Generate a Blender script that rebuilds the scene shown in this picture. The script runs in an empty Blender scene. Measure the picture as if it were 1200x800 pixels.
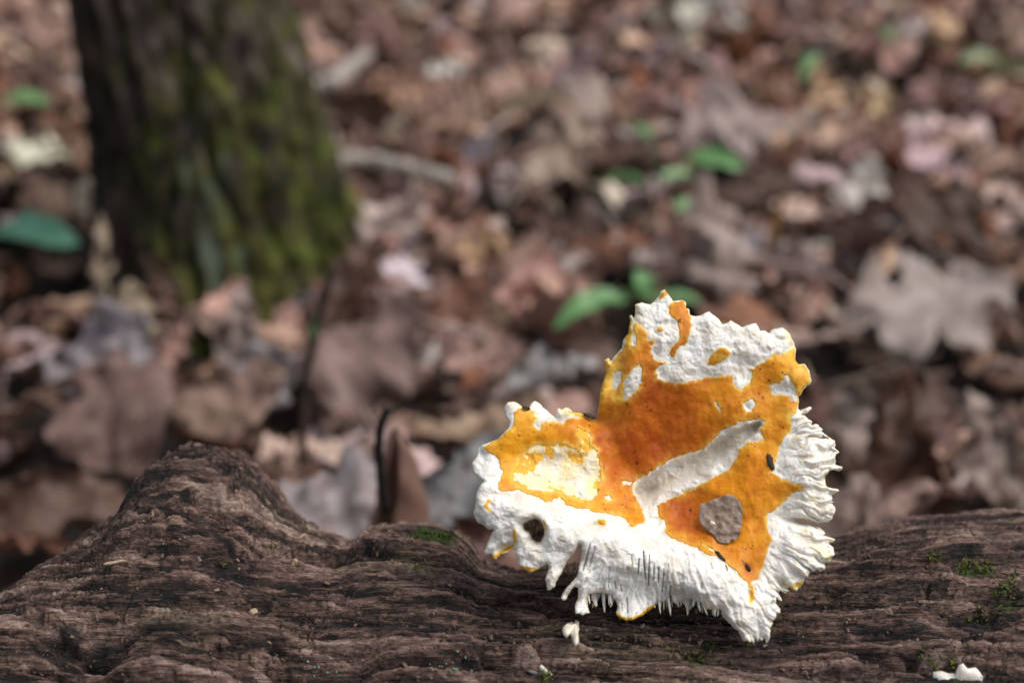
import bpy, math, random
import numpy as np
from mathutils import Vector, Matrix
from mathutils.bvhtree import BVHTree
R = math.radians
scene = bpy.context.scene
C = scene.collection

# ------------------------------------------------------------------ camera, sky, sun, exposure
H = 0.46; PITCH = R(24.0); FOC = 50.0 / 36.0 * 1200.0
cam_d = bpy.data.cameras.new('camera'); cam = bpy.data.objects.new('camera', cam_d); C.objects.link(cam)
cam.location = (0, 0, H); cam.rotation_euler = (R(90) - PITCH, 0, 0)
cam_d.lens = 50; cam_d.sensor_width = 36; cam_d.clip_start = 0.01; cam_d.clip_end = 500
cam_d.dof.use_dof = True; cam_d.dof.focus_distance = 0.402; cam_d.dof.aperture_fstop = 6.9
scene.camera = cam

SUN_EL, SUN_AZ = R(60), R(98)          # azimuth from +Y (view direction) clockwise to +X
world = bpy.data.worlds.new('World'); scene.world = world; world.use_nodes = True
wn = world.node_tree.nodes; wl = world.node_tree.links
sky = wn.new('ShaderNodeTexSky'); sky.sky_type = 'NISHITA'; sky.sun_disc = False
sky.sun_elevation = SUN_EL; sky.sun_rotation = SUN_AZ
sky.dust_density = 3.0; sky.ozone_density = 1.0
hs = wn.new('ShaderNodeHueSaturation'); hs.inputs['Saturation'].default_value = 0.42
wl.new(sky.outputs[0], hs.inputs['Color']); wl.new(hs.outputs[0], wn['Background'].inputs['Color'])
wn['Background'].inputs['Strength'].default_value = 0.085
sun_d = bpy.data.lights.new('sun', 'SUN'); sun = bpy.data.objects.new('sun', sun_d); C.objects.link(sun)
sun_d.energy = 1.45; sun_d.angle = R(48); sun_d.color = (1.0, 0.965, 0.92)
sdir = Vector((math.sin(SUN_AZ) * math.cos(SUN_EL), math.cos(SUN_AZ) * math.cos(SUN_EL), math.sin(SUN_EL)))
sun.rotation_euler = sdir.to_track_quat('Z', 'Y').to_euler(); sun.location = sdir * 5
vs = scene.view_settings
vs.view_transform = 'Standard'; vs.look = 'None'; vs.gamma = 1.0; vs.use_curve_mapping = False
vs.exposure = 0.86
scene.cycles.use_denoising = True
scene.cycles.max_bounces = 6

# ------------------------------------------------------------------ helpers
_rng = np.random.RandomState(7)
_perm = _rng.permutation(256).astype(np.int64); _perm = np.concatenate([_perm, _perm, _perm])
_grad = _rng.normal(size=(256, 3)); _grad /= np.linalg.norm(_grad, axis=1)[:, None]
def pnoise2(x, y, z):
    x, y = np.broadcast_arrays(np.asarray(x, np.float32), np.asarray(y, np.float32)); sd = int(abs(z) * 37) & 255
    xi = np.floor(x).astype(np.int32); yi = np.floor(y).astype(np.int32); xf = x - xi; yf = y - yi
    u = xf * xf * xf * (xf * (xf * 6 - 15) + 10); v = yf * yf * yf * (yf * (yf * 6 - 15) + 10)
    x0 = _perm32[((xi + sd) & 255)]; x1 = _perm32[((xi + 1 + sd) & 255)]; y0 = yi & 255; y1 = (yi + 1) & 255
    def g(h, a, b):
        return _g2x[h] * (xf - a) + _g2y[h] * (yf - b)
    a = g(_perm32[x0 + y0], 0, 0); b = g(_perm32[x1 + y0], 1, 0); c = g(_perm32[x0 + y1], 0, 1); d = g(_perm32[x1 + y1], 1, 1)
    p = a + u * (b - a); q = c + u * (d - c)
    return 1.5 * (p + v * (q - p))
_perm32 = _perm.astype(np.int32); _ga = np.linspace(0, 2 * math.pi, 257)[:256][_rng.permutation(256)]
_g2x = np.cos(_ga).astype(np.float32); _g2y = np.sin(_ga).astype(np.float32)
def pnoise(x, y, z=0.0):
    if np.ndim(z) == 0: return pnoise2(x, y, float(z))
    x, y, z = np.broadcast_arrays(np.asarray(x, float), np.asarray(y, float), np.asarray(z, float))
    xi = np.floor(x).astype(np.int64); yi = np.floor(y).astype(np.int64); zi = np.floor(z).astype(np.int64)
    xf, yf, zf = x - xi, y - yi, z - zi
    u, v, w = [t * t * t * (t * (t * 6 - 15) + 10) for t in (xf, yf, zf)]
    xi &= 255; yi &= 255; zi &= 255
    def g(a, b, c):
        h = _perm[_perm[_perm[(xi + a) & 255] + ((yi + b) & 255)] + ((zi + c) & 255)]
        q = _grad[h]
        return q[..., 0] * (xf - a) + q[..., 1] * (yf - b) + q[..., 2] * (zf - c)
    l = lambda t, a, b: a + t * (b - a)
    return 1.5 * l(w, l(v, l(u, g(0,0,0), g(1,0,0)), l(u, g(0,1,0), g(1,1,0))),
                   l(v, l(u, g(0,0,1), g(1,0,1)), l(u, g(0,1,1), g(1,1,1))))
def fbm(x, y, z=0.0, o=4, k=0.5):
    s = 0; a = 1; f = 1
    for i in range(o):
        s = s + a * pnoise(x * f + i * 17.3, y * f + i * 9.1, z * f if np.ndim(z) else z + i * 5.7)
        a *= k; f *= 2.03
    return s
def sstep(a, b, x):
    t = np.clip((x - a) / (b - a), 0, 1); return t * t * (3 - 2 * t)

CF = Vector((0, math.cos(PITCH), -math.sin(PITCH))); CU = Vector((0, math.sin(PITCH), math.cos(PITCH)))
CAM = Vector((0, 0, H))
def ray(px, py):
    return Vector(((px - 600) / FOC, 0, 0)) + CU * (-(py - 400) / FOC) + CF
def on_ground(px, py, z=0.0):
    d = ray(px, py); return CAM + d * ((z - H) / d.z)
def at_depth(px, py, y):
    d = ray(px, py); return CAM + d * (y / d.y)
def project(p):
    q = Vector(p) - CAM; d = q.dot(CF)
    return 600 + FOC * q.x / d, 400 - FOC * q.dot(CU) / d, d

def mesh_np(name, V, F, smooth=True):
    """V (n,3); F (m,k) array or list of arrays of uniform k"""
    Fs = F if isinstance(F, list) else [F]
    Fs = [np.asarray(f, np.int32) for f in Fs if len(f)]
    me = bpy.data.meshes.new(name)
    V = np.asarray(V, np.float32)
    me.vertices.add(len(V)); me.vertices.foreach_set('co', V.ravel())
    loops = np.concatenate([f.ravel() for f in Fs])
    sizes = np.concatenate([np.full(len(f), f.shape[1], np.int32) for f in Fs])
    starts = np.concatenate([[0], np.cumsum(sizes)[:-1]]).astype(np.int32)
    me.loops.add(len(loops)); me.loops.foreach_set('vertex_index', loops.astype(np.int32))
    me.polygons.add(len(sizes)); me.polygons.foreach_set('loop_start', starts)
    me.polygons.foreach_set('loop_total', sizes)
    me.polygons.foreach_set('use_smooth', np.full(len(sizes), smooth))
    me.update(calc_edges=True); me.validate()
    return me
def attr(me, name, arr):
    a = me.attributes.new(name, 'FLOAT', 'POINT'); a.data.foreach_set('value', np.asarray(arr, np.float32))
def attr_col(me, name, arr):
    a = me.attributes.new(name, 'FLOAT_COLOR', 'POINT'); arr = np.asarray(arr, np.float32)
    a.data.foreach_set('color', np.concatenate([arr, np.ones((len(arr), 1), np.float32)], 1).ravel())
def attr_v2(me, name, arr):
    a = me.attributes.new(name, 'FLOAT2', 'POINT'); a.data.foreach_set('vector', np.asarray(arr, np.float32).ravel())
def obj(name, me, mat=None, parent=None):
    o = bpy.data.objects.new(name, me); C.objects.link(o)
    if mat and not me.materials: me.materials.append(mat)
    if parent: o.parent = parent; o.matrix_parent_inverse = parent.matrix_world.inverted()
    return o
def tag(o, label=None, cat=None, group=None, kind=None):
    if label: o['label'] = label
    if cat: o['category'] = cat
    if group: o['group'] = group
    if kind: o['kind'] = kind
    return o
def empty(name, loc):
    o = bpy.data.objects.new(name, None); C.objects.link(o); o.location = loc; o.empty_display_size = 0.02
    o.matrix_world = Matrix.Translation(loc)
    return o
def grid_faces(nu, nv, wrap=False):
    i = np.arange(nu - 1)[:, None]; j = np.arange(nv if wrap else nv - 1)[None, :]
    a = i * nv + j; b = i * nv + (j + 1) % nv; c = (i + 1) * nv + (j + 1) % nv; d = (i + 1) * nv + j
    return np.stack([a, b, c, d], -1).reshape(-1, 4)
def tube(pts, rads, n=7, seed=0, rough=0.0):
    """tapered tube along pts, closed ends"""
    P = [Vector(p) for p in pts]; V = []
    rs = np.random.RandomState(seed)
    up = Vector((0.13, 0.31, 0.94))
    for i, p in enumerate(P):
        t = (P[min(i + 1, len(P) - 1)] - P[max(i - 1, 0)]).normalized()
        a = t.cross(up)
        if a.length < 1e-3: a = t.cross(Vector((1, 0, 0)))
        a.normalize(); b = t.cross(a)
        for k in range(n):
            an = 2 * math.pi * k / n; rr = rads[i] * (1 + rough * rs.uniform(-1, 1))
            V.append(p + a * math.cos(an) * rr + b * math.sin(an) * rr)
    V.append(P[0]); V.append(P[-1]); m = len(P)
    F = grid_faces(m, n, True)
    T = [[m * n, (k + 1) % n, k] for k in range(n)] + [[m * n + 1, (m - 1) * n + k, (m - 1) * n + (k + 1) % n] for k in range(n)]
    return np.array([list(v) for v in V]), [F, np.array(T)]
def spline(pts, n):
    """Catmull-Rom through control points"""
    P = np.array([list(p) for p in pts], float); P = np.vstack([2 * P[0] - P[1], P, 2 * P[-1] - P[-2]])
    out = []
    m = len(P) - 3
    for q in np.linspace(0, m - 1e-6, n):
        i = int(q); t = q - i; a, b, c, d = P[i:i + 4]
        out.append(0.5 * ((2 * b) + (-a + c) * t + (2 * a - 5 * b + 4 * c - d) * t * t + (-a + 3 * b - 3 * c + d) * t ** 3))
    return np.array(out)

# ------------------------------------------------------------------ materials
class NT:
    def __init__(s, name):
        s.m = bpy.data.materials.new(name); s.m.use_nodes = True; s.t = s.m.node_tree
        s.b = s.t.nodes['Principled BSDF']; s.out = s.t.nodes['Material Output']
    def n(s, typ, **kw):
        x = s.t.nodes.new(typ)
        for k, v in kw.items():
            if k in x.inputs: x.inputs[k].default_value = v
            else: setattr(x, k, v)
        return x
    def l(s, a, b): s.t.links.new(a, b)
    def coord(s, scale=(1, 1, 1), kind='Object'):
        tc = s.n('ShaderNodeTexCoord'); mp = s.n('ShaderNodeMapping'); mp.inputs['Scale'].default_value = scale
        s.l(tc.outputs[kind], mp.inputs['Vector']); return mp.outputs[0]
    def noise(s, vec, scale, detail=4, rough=0.55, dist=0.0):
        x = s.n('ShaderNodeTexNoise'); x.inputs['Scale'].default_value = scale; x.inputs['Detail'].default_value = detail
        x.inputs['Roughness'].default_value = rough; x.inputs['Distortion'].default_value = dist
        s.l(vec, x.inputs['Vector']); return x.outputs['Fac']
    def ramp(s, fac, stops, interp='LINEAR'):
        x = s.n('ShaderNodeValToRGB'); e = x.color_ramp.elements; x.color_ramp.interpolation = interp
        while len(e) < len(stops): e.new(0.5)
        for el, (p, c) in zip(e, stops):
            el.position = p; el.color = (c, c, c, 1) if np.isscalar(c) else (*c, 1)
        s.l(fac, x.inputs[0]); return x.outputs[0]
    def mix(s, f, a, b, mode='MIX'):
        x = s.n('ShaderNodeMix', data_type='RGBA', blend_type=mode)
        for v, i in ((f, 0), (a, 6), (b, 7)):
            if hasattr(v, 'links'): s.l(v, x.inputs[i])
            else: x.inputs[i].default_value = v if i == 0 else (*v, 1)
        return x.outputs[2]
    def math(s, op, a, b=None):
        x = s.n('ShaderNodeMath', operation=op)
        for v, i in ((a, 0), (b, 1)):
            if v is None: continue
            if hasattr(v, 'links'): s.l(v, x.inputs[i])
            else: x.inputs[i].default_value = v
        return x.outputs[0]
    def attr(s, name):
        x = s.n('ShaderNodeAttribute', attribute_name=name); return x
    def bump(s, h, strength, dist):
        x = s.n('ShaderNodeBump'); x.inputs['Strength'].default_value = strength; x.inputs['Distance'].default_value = dist
        s.l(h, x.inputs['Height']); s.l(x.outputs[0], s.b.inputs['Normal'])
    def base(s, c, rough=0.6, spec=0.5):
        if hasattr(c, 'links'): s.l(c, s.b.inputs['Base Color'])
        else: s.b.inputs['Base Color'].default_value = (*c, 1)
        if hasattr(rough, 'links'): s.l(rough, s.b.inputs['Roughness'])
        else: s.b.inputs['Roughness'].default_value = rough
        s.b.inputs['Specular IOR Level'].default_value = spec

def mat_soil():
    t = NT('soil'); v = t.coord()
    t.base(t.ramp(t.noise(v, 30, 6), [(0.3, (.006, .004, .003)), (0.7, (.028, .017, .012))]), .9, .3)
    t.bump(t.noise(v, 90, 6), .8, .02); return t.m
def mat_bark_log():
    t = NT('rotten_bark'); g = t.attr('grain').outputs['Vector']
    def st(sc):
        mp = t.n('ShaderNodeMapping'); mp.inputs['Scale'].default_value = sc; t.l(g, mp.inputs['Vector']); return mp.outputs[0]
    a = t.noise(st((16, 120, 1)), 1, 5, .6)
    b = t.noise(t.coord((65, 430, 430)), 1, 5, .72)
    c = t.noise(t.coord((520, 800, 800)), 1, 4, .8)
    e = t.noise(t.coord((28, 1100, 1100)), 1, 3, .6)                     # long fine wood fibres
    f = t.math('ADD', t.math('ADD', t.math('MULTIPLY', a, .30), t.math('MULTIPLY', b, .36)), t.math('ADD', t.math('MULTIPLY', c, .20), t.math('MULTIPLY', e, .16)))
    f = t.math('ADD', f, t.math('MULTIPLY', t.math('SUBTRACT', t.attr('layer').outputs['Fac'], .45), .16))   # each bark layer has its own tone
    col = t.ramp(f, [(.425, (.004, .003, .003)), (.475, (.026, .015, .011)), (.52, (.100, .058, .044)), (.565, (.20, .126, .098)), (.635, (.42, .305, .245))])
    # broad regional hue: purplish wet wood, greyish bare wood
    rg = t.noise(st((9, 22, 1)), 1, 3)
    col = t.mix(t.ramp(rg, [(.4, 0.0), (.65, .75)]), col, t.mix(1.0, col, (.82, .74, .82), 'MULTIPLY'))
    rg2 = t.noise(st((16, 40, 3)), 1, 4)
    col = t.mix(t.ramp(rg2, [(.55, 0.0), (.7, .55)]), col, t.mix(1.0, col, (.72, .98, .62), 'MULTIPLY'))
    col = t.mix(t.ramp(t.noise(st((14, 90, 7)), 1, 5, .65), [(.56, 0.0), (.64, .85)]), col, t.mix(1.0, col, (.30, .28, .32), 'MULTIPLY'))
    col = t.mix(t.ramp(t.noise(st((34, 300, 5)), 1, 4, .6), [(.63, 0.0), (.68, .8)]), col, (.27, .175, .125))
    pit_shade = t.attr('pit_shade').outputs['Fac']                    # near-black put into the colour of the pits to deepen their shade
    col = t.mix(pit_shade, col, (.010, .008, .009))
    gm = t.noise(st((160, 400, 2)), 1, 5, .75)
    mo = t.attr('moss').outputs['Fac']
    mk = t.ramp(t.math('ADD', t.math('MULTIPLY', mo, .62), t.math('MULTIPLY', gm, .5)), [(.56, 0.0), (.66, 1.0)])
    col = t.mix(mk, col, t.ramp(t.noise(st((300, 400, 1)), 1, 3), [(.35, (.018, .030, .006)), (.7, (.085, .115, .018))]))
    t.base(col, .78, .35)
    hb = t.math('ADD', t.math('ADD', b, t.math('ADD', t.math('MULTIPLY', c, .7), t.math('MULTIPLY', e, .8))), t.math('MULTIPLY', t.noise(t.coord((300, 1200, 1200)), 1, 4, .7), .7))
    t.bump(hb, 1.0, .0014); return t.m
def mat_flesh():
    t = NT('mushroom_flesh'); v = t.coord()
    tint = t.attr('stain').outputs['Fac']
    n = t.noise(v, 900, 4, .6); n2 = t.noise(v, 160, 4, .6)
    base = t.ramp(n2, [(.3, (.68, .62, .52)), (.54, (.80, .775, .73))])
    base = t.mix(t.ramp(t.noise(v, 330, 3, .6), [(.60, 0.0), (.74, .35)]), base, (.70, .56, .33))
    k = t.math('ADD', t.math('ADD', t.math('MULTIPLY', n2, .82), t.math('MULTIPLY', n, .18)), t.math('MULTIPLY', tint, 1.0))
    col = t.mix(t.ramp(k, [(.66, 0.0), (1.0, 1.0)]), base, (.84, .66, .30))
    col = t.mix(t.ramp(k, [(.96, 0.0), (1.3, 1.0)]), col, (.78, .42, .035))
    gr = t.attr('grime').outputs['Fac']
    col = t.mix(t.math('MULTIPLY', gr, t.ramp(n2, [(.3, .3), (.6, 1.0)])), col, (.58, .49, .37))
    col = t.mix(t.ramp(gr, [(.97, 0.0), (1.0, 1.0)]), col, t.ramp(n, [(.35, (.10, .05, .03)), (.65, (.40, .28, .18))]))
    col = t.mix(t.ramp(n, [(.70, 0.0), (.76, .7)]), col, (.30, .18, .07))
    t.base(col, .62, .4)
    t.b.inputs['Subsurface Weight'].default_value = .45; t.b.inputs['Subsurface Radius'].default_value = (.0022, .0016, .0010)
    t.b.inputs['Subsurface Scale'].default_value = 1.0
    t.bump(t.noise(t.coord((1, 1, .45)), 900, 6, .75), .55, .0007); return t.m
def mat_skin():
    t = NT('orange_cap_skin'); v = t.coord()
    pale = t.attr('pale').outputs['Fac']
    n = t.noise(v, 32, 4, .6); n2 = t.noise(v, 350, 5, .7)
    f = t.math('SUBTRACT', t.math('ADD', t.math('MULTIPLY', n, .68), t.math('MULTIPLY', n2, .32)), t.math('MULTIPLY', t.attr('ripe').outputs['Fac'], .155))
    col = t.ramp(f, [(.28, (.36, .062, .002)), (.40, (.52, .135, .002)), (.50, (.63, .225, .003)), (.62, (.76, .35, .006))])
    col = t.mix(pale, col, t.ramp(n2, [(.35, (.66, .32, .02)), (.65, (.80, .52, .09))]))
    sp = t.noise(v, 520, 2, .5)
    col = t.mix(t.ramp(sp, [(.685, 0.0), (.72, .8)]), col, (.10, .035, .01))
    t.base(col, t.ramp(n2, [(.3, .42), (.7, .6)]), .28)
    t.b.inputs['Subsurface Weight'].default_value = .12; t.b.inputs['Subsurface Radius'].default_value = (.0015, .0007, .0003)
    t.b.inputs['Subsurface Scale'].default_value = 1.0
    t.bump(t.noise(v, 700, 4, .6), .28, .0004); return t.m
def mat_leaf(name, from_object):
    t = NT(name)
    if from_object: colr = t.n('ShaderNodeObjectInfo').outputs['Color']
    else: colr = t.attr('leaf_colour').outputs['Color']
    uv = t.attr('leaf_uv').outputs['Vector']
    sx = t.n('ShaderNodeSeparateXYZ'); t.l(uv, sx.inputs[0])
    av = t.math('ABSOLUTE', sx.outputs[1])
    mid = t.ramp(av, [(.0, 1.0), (.07, 0.0)])
    ph = t.math('SUBTRACT', t.math('MULTIPLY', sx.outputs[0], 9.0), t.math('MULTIPLY', av, 2.2))
    vein = t.ramp(t.math('ABSOLUTE', t.math('SUBTRACT', t.math('FRACT', ph), .5)), [(.0, .8), (.09, 0.0)])
    vv = t.math('MAXIMUM', mid, vein)
    v = t.coord()
    n = t.noise(v, 60 if not from_object else 6.0, 5, .6)
    col = t.mix(t.ramp(n, [(.35, 0.0), (.62, .7)]), colr, t.mix(1.0, colr, (.52, .45, .42), 'MULTIPLY'))
    col = t.mix(t.math('MULTIPLY', vv, .45), col, t.mix(1.0, colr, (1.35, 1.3, 1.25), 'MULTIPLY'))
    t.base(col, .55, .38)
    t.bump(t.math('SUBTRACT', t.math('MULTIPLY', n, .8), vv), .5, .002)
    tr = t.n('ShaderNodeBsdfTranslucent'); t.l(col, tr.inputs['Color'])
    mx = t.n('ShaderNodeMixShader'); mx.inputs[0].default_value = .14
    t.l(t.b.outputs[0], mx.inputs[1]); t.l(tr.outputs[0], mx.inputs[2]); t.l(mx.outputs[0], t.out.inputs['Surface'])
    return t.m
def mat_tree():
    t = NT('mossy_bark'); g = t.attr('grain').outputs['Vector']
    def st(sc):
        mp = t.n('ShaderNodeMapping'); mp.inputs['Scale'].default_value = sc; t.l(g, mp.inputs['Vector']); return mp.outputs[0]
    a = t.noise(st((60, 18, 1)), 1, 6, .6, .5)
    col = t.ramp(t.math('ADD', a, t.math('MULTIPLY', t.math('SUBTRACT', t.attr('exposed').outputs['Fac'], .5), .28)), [(.38, (.008, .006, .005)), (.5, (.036, .026, .020)), (.60, (.085, .064, .052)), (.70, (.17, .13, .11))])
    mo = t.attr('moss').outputs['Fac']
    nm = t.noise(st((40, 22, 4)), 1, 5, .65)
    mk = t.ramp(t.math('ADD', t.math('MULTIPLY', mo, .42), t.math('MULTIPLY', nm, 1.0)), [(.74, 0.0), (.90, .95)])
    col = t.mix(mk, col, t.ramp(t.noise(st((45, 30, 2)), 1, 5), [(.36, (.008, .009, .003)), (.47, (.032, .032, .007)), (.56, (.075, .076, .015)), (.66, (.125, .165, .024))]))
    lk = t.ramp(t.math('ADD', t.math('MULTIPLY', t.attr('lichen').outputs['Fac'], .45), t.math('MULTIPLY', t.noise(st((95, 26, 9)), 1, 4), 1.0)), [(.92, 0.0), (1.0, .85)])
    col = t.mix(lk, col, (.10, .125, .085))
    t.base(col, .85, .25); t.bump(t.noise(st((300, 160, 1)), 1, 5, .7), .9, .004); return t.m
def mat_plain(name, c0, c1, scale=60, rough=.6, spec=.4, bump=.4, dist=.001):
    t = NT(name); v = t.coord(); n = t.noise(v, scale, 5, .6)
    t.base(t.ramp(n, [(.32, c0), (.68, c1)]), rough, spec); t.bump(t.noise(v, scale * 3, 5, .6), bump, dist); return t.m
def mat_green(name, c0, c1):
    t = NT(name); v = t.coord(); n = t.noise(v, 40, 3)
    col = t.ramp(n, [(.3, c0), (.7, c1)]); t.base(col, .42, .5)
    tr = t.n('ShaderNodeBsdfTranslucent'); t.l(col, tr.inputs['Color'])
    mx = t.n('ShaderNodeMixShader'); mx.inputs[0].default_value = .25
    t.l(t.b.outputs[0], mx.inputs[1]); t.l(tr.outputs[0], mx.inputs[2]); t.l(mx.outputs[0], t.out.inputs['Surface'])
    return t.m
M_soil = mat_soil(); M_log = mat_bark_log(); M_flesh = mat_flesh(); M_skin = mat_skin()
M_leaf = mat_leaf('dead_leaf', True); M_leafs = mat_leaf('dead_leaf_litter', False); M_tree = mat_tree()
M_twig = mat_plain('twig_bark', (.035, .024, .018), (.12, .085, .065), 80, .8)
M_dtwig = mat_plain('dark_twig_bark', (.018, .011, .008), (.06, .038, .028), 80, .8)
M_pale = mat_plain('pale_dead_wood', (.20, .17, .15), (.42, .37, .32), 50, .8)
M_black = mat_plain('black_stalk', (.008, .007, .007), (.022, .018, .016), 80, .6)
M_green = mat_green('green_leaf', (.10, .25, .075), (.19, .36, .14))
M_teal = mat_green('bluish_green_leaf', (.06, .19, .12), (.11, .27, .18))
M_stem = mat_plain('green_stem', (.06, .10, .03), (.11, .16, .05), 90, .5)
M_moss = mat_plain('moss', (.035, .052, .007), (.12, .165, .022), 300, .9, .2)
M_crumb = mat_plain('dark_crumb', (.025, .015, .010), (.09, .055, .035), 500, .85)
M_frag = mat_plain('grey_brown_leaf_piece', (.20, .135, .10), (.44, .33, .26), 500, .75, .3, .6, .0006)
M_lich = mat_plain('teal_lichen', (.08, .15, .11), (.17, .27, .20), 300, .7)
M_bit = mat_plain('tan_wood_bit', (.30, .20, .12), (.48, .36, .24), 300, .8)

# ------------------------------------------------------------------ the ground
def ground_h(x, y):
    return 0.018 * pnoise(x * 1.7, y * 1.7, 3.3) + 0.007 * pnoise(x * 6, y * 6, 1.1)
gx = np.concatenate([np.linspace(-80, -5, 16)[:-1], np.linspace(-5, 5, 201), np.linspace(5, 80, 16)[1:]])
gy = np.concatenate([np.linspace(-60, -2, 10)[:-1], np.linspace(-2, 8, 201), np.linspace(8, 140, 20)[1:]])
GX, GY = np.meshgrid(gx, gy, indexing='ij')
gV = np.stack([GX, GY, ground_h(GX, GY) - 0.012], -1).reshape(-1, 3)
tag(obj('ground', mesh_np('ground', gV, grid_faces(len(gx), len(gy))[:, ::-1]), M_soil), kind='structure')

# ------------------------------------------------------------------ the log
LY, LZ, LR = 0.334, H - 0.3515, 0.120
sil = np.array([(-900, 740), (-400, 735), (-150, 725), (0, 688), (40, 655), (80, 626), (115, 603), (138, 582), (150, 560), (165, 541), (185, 527), (210, 519),
                (235, 519), (260, 528), (285, 545), (303, 564), (318, 590), (345, 610), (370, 624), (398, 634), (412, 628), (425, 617),
                (460, 611), (500, 611), (530, 618), (548, 632), (562, 650), (600, 662), (680, 655), (800, 645), (900, 640), (985, 634),
                (1040, 616), (1090, 606), (1150, 600), (1200, 596), (1400, 590), (2200, 600)], float)
def log_hit(px, py):
    """pixel -> (x, theta) on the plain cylinder"""
    d = ray(px, py); a = d.y ** 2 + d.z ** 2; oy = -LY; oz = H - LZ
    b = 2 * (oy * d.y + oz * d.z); c = oy ** 2 + oz ** 2 - LR ** 2; disc = b * b - 4 * a * c
    t = (-b - math.sqrt(max(disc, 0))) / (2 * a)
    return d.x * t, math.atan2(H + d.z * t - LZ, LY * -1 + d.y * t)
def build_log():
    xs = np.concatenate([np.linspace(-1.0, -.19, 90)[:-1], np.arange(-.19, .1901, .00045), np.linspace(.19, 1.1, 100)[1:]])
    th = np.concatenate([np.linspace(R(116), R(116 + 276), 92)[:-1], np.linspace(R(32), R(116), 430)[:-1]])   # around the axis
    th = np.sort(np.mod(th, 2 * math.pi))
    # silhouette radius per x
    phi = PITCH + np.arctan((sil[:, 1] - 400) / FOC)
    rs = (0.3515 - LY * np.tan(phi)) * np.cos(phi)
    depth = 0.44 * np.cos(phi - PITCH)
    xw = (sil[:, 0] - 600) / FOC * depth
    ri = np.interp(xs, xw, rs)
    k = np.exp(-np.linspace(-2, 2, 13) ** 2); k /= k.sum()
    X, T = np.meshgrid(xs, th, indexing='ij')
    ths = math.pi / 2 - np.interp(xs, xw, phi)         # silhouette direction
    dT = T - ths[:, None]; dT = np.mod(dT + math.pi, 2 * math.pi) - math.pi
    knot = np.exp(-((xs + .097) / .055) ** 2)[:, None]
    sig_f = .42 - .14 * knot
    w = np.where(dT > 0, np.exp(-(np.maximum(dT - .12, 0) / sig_f) ** 2), np.exp(-(dT / .7) ** 2))
    Rr = LR + (ri[:, None] - LR) * w
    S = T * LR
    # flow of the grain: lifts over the knot, rises slightly to the right
    lift = (ri - LR)[:, None] * w
    Sg = S - .55 * lift - .10 * X + .0016 * fbm(X * 14, S * 14, 2.0, 3)
    Xg = X + .006 * fbm(X * 20, Sg * 40, 5.0, 3)
    # where a pixel meets the smooth body of the log
    Bv = np.stack([X, LY + Rr * np.cos(T), LZ + Rr * np.sin(T)], -1)[::5, ::4]
    bb = BVHTree.FromPolygons([tuple(q) for q in Bv.reshape(-1, 3)], [tuple(q) for q in grid_faces(*Bv.shape[:2], True)])
    def hit(px, py):
        for k in range(40):
            h = bb.ray_cast(CAM, ray(px, py + k).normalized(), 3.0)
            if h[0] and h[0].y < LY + .14: return h[0].x, math.atan2(h[0].z - LZ, h[0].y - LY)
        return log_hit(px, py)
    big = fbm(X * 14, Sg * 30, 8.0, 3)
    step = lambda n, a, e=.03: sstep(a, a + e, n)
    plates = .42 * step(fbm(Xg * 9, Sg * 90, 4.0, 5, .6), .02) + .42 * step(fbm(Xg * 11, Sg * 120, 44.0, 5, .6), .10) + .42 * step(fbm(Xg * 14, Sg * 70, 54.0, 5, .6), .16) + .30 * step(fbm(Xg * 7, Sg * 150, 64.0, 5, .6), .05)
    flake = .45 * step(fbm(Xg * 30, Sg * 330, 14.0, 4, .6), .06, .05) + .45 * step(fbm(Xg * 38, Sg * 260, 74.0, 4, .6), .14, .05) + .3 * step(fbm(Xg * 60, Sg * 420, 84.0, 3, .6), .0, .08)
    crack = -np.exp(-(fbm(Xg * 6, Sg * 80, 12.0, 4) / .04) ** 2) * sstep(-.15, .2, fbm(X * 22, S * 40, 31.0, 2))
    crk2 = -np.exp(-(fbm(Xg * 16, Sg * 210, 22.0, 3) / .05) ** 2) * sstep(-.1, .25, fbm(X * 30, S * 60, 37.0, 2))
    xcr = -np.exp(-(fbm(Xg * 120, Sg * 40, 26.0, 3) / .04) ** 2) * sstep(.15, .4, fbm(X * 40, S * 60, 41.0, 2))
    fine = fbm(Xg * 22, Sg * 620, 3.0, 2)
    scal = fbm(Xg * 300, Sg * 700, 6.0, 2)
    kn = (knot * np.exp(-(np.maximum(np.abs(dT) - .15, 0) / .35) ** 2))
    crag = step(fbm(X * 55, S * 60, 91.0, 3), .0, .06) * .6 + step(fbm(X * 40, S * 75, 95.0, 3), .15, .06) * .6 + step(fbm(X * 70, S * 90, 97.0, 3), .1, .06) * .4
    D = .0012 * big + .0019 * plates + .0065 * crack + .0030 * crk2 + .0014 * xcr + .0005 * fine + .0008 * flake + .0003 * scal + .0020 * kn * (crag - .6)
    for amp, ln, poly in [(.0030, .010, [(180, 596), (200, 588), (218, 584), (238, 571), (258, 577), (284, 557), (306, 563)]), (.0040, .010, [(20, 716), (66, 728), (100, 742), (138, 748)]), (.0030, .007, [(150, 634), (210, 646), (290, 641), (350, 648), (405, 655)]),
                          (.0030, .008, [(415, 642), (455, 652), (500, 657), (545, 668)]), (.0030, .006, [(430, 772), (520, 768), (590, 764), (690, 757)]), (.0030, .006, [(980, 670), (1040, 660), (1100, 650), (1170, 634)]), (.0032, .007, [(975, 702), (1060, 694), (1130, 680)]),
                          (.0032, .007, [(920, 742), (990, 738), (1050, 730), (1100, 722)]), (.0026, .006, [(960, 782), (1040, 772), (1130, 760)]), (.0028, .007, [(190, 700), (260, 706), (330, 701), (400, 706)]), (.0025, .006, [(480, 725), (560, 728), (640, 722)]), (.003, .007, [(20, 775), (120, 786), (210, 780)]), (.0025, .006, [(230, 752), (300, 757), (345, 752)])]:
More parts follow.
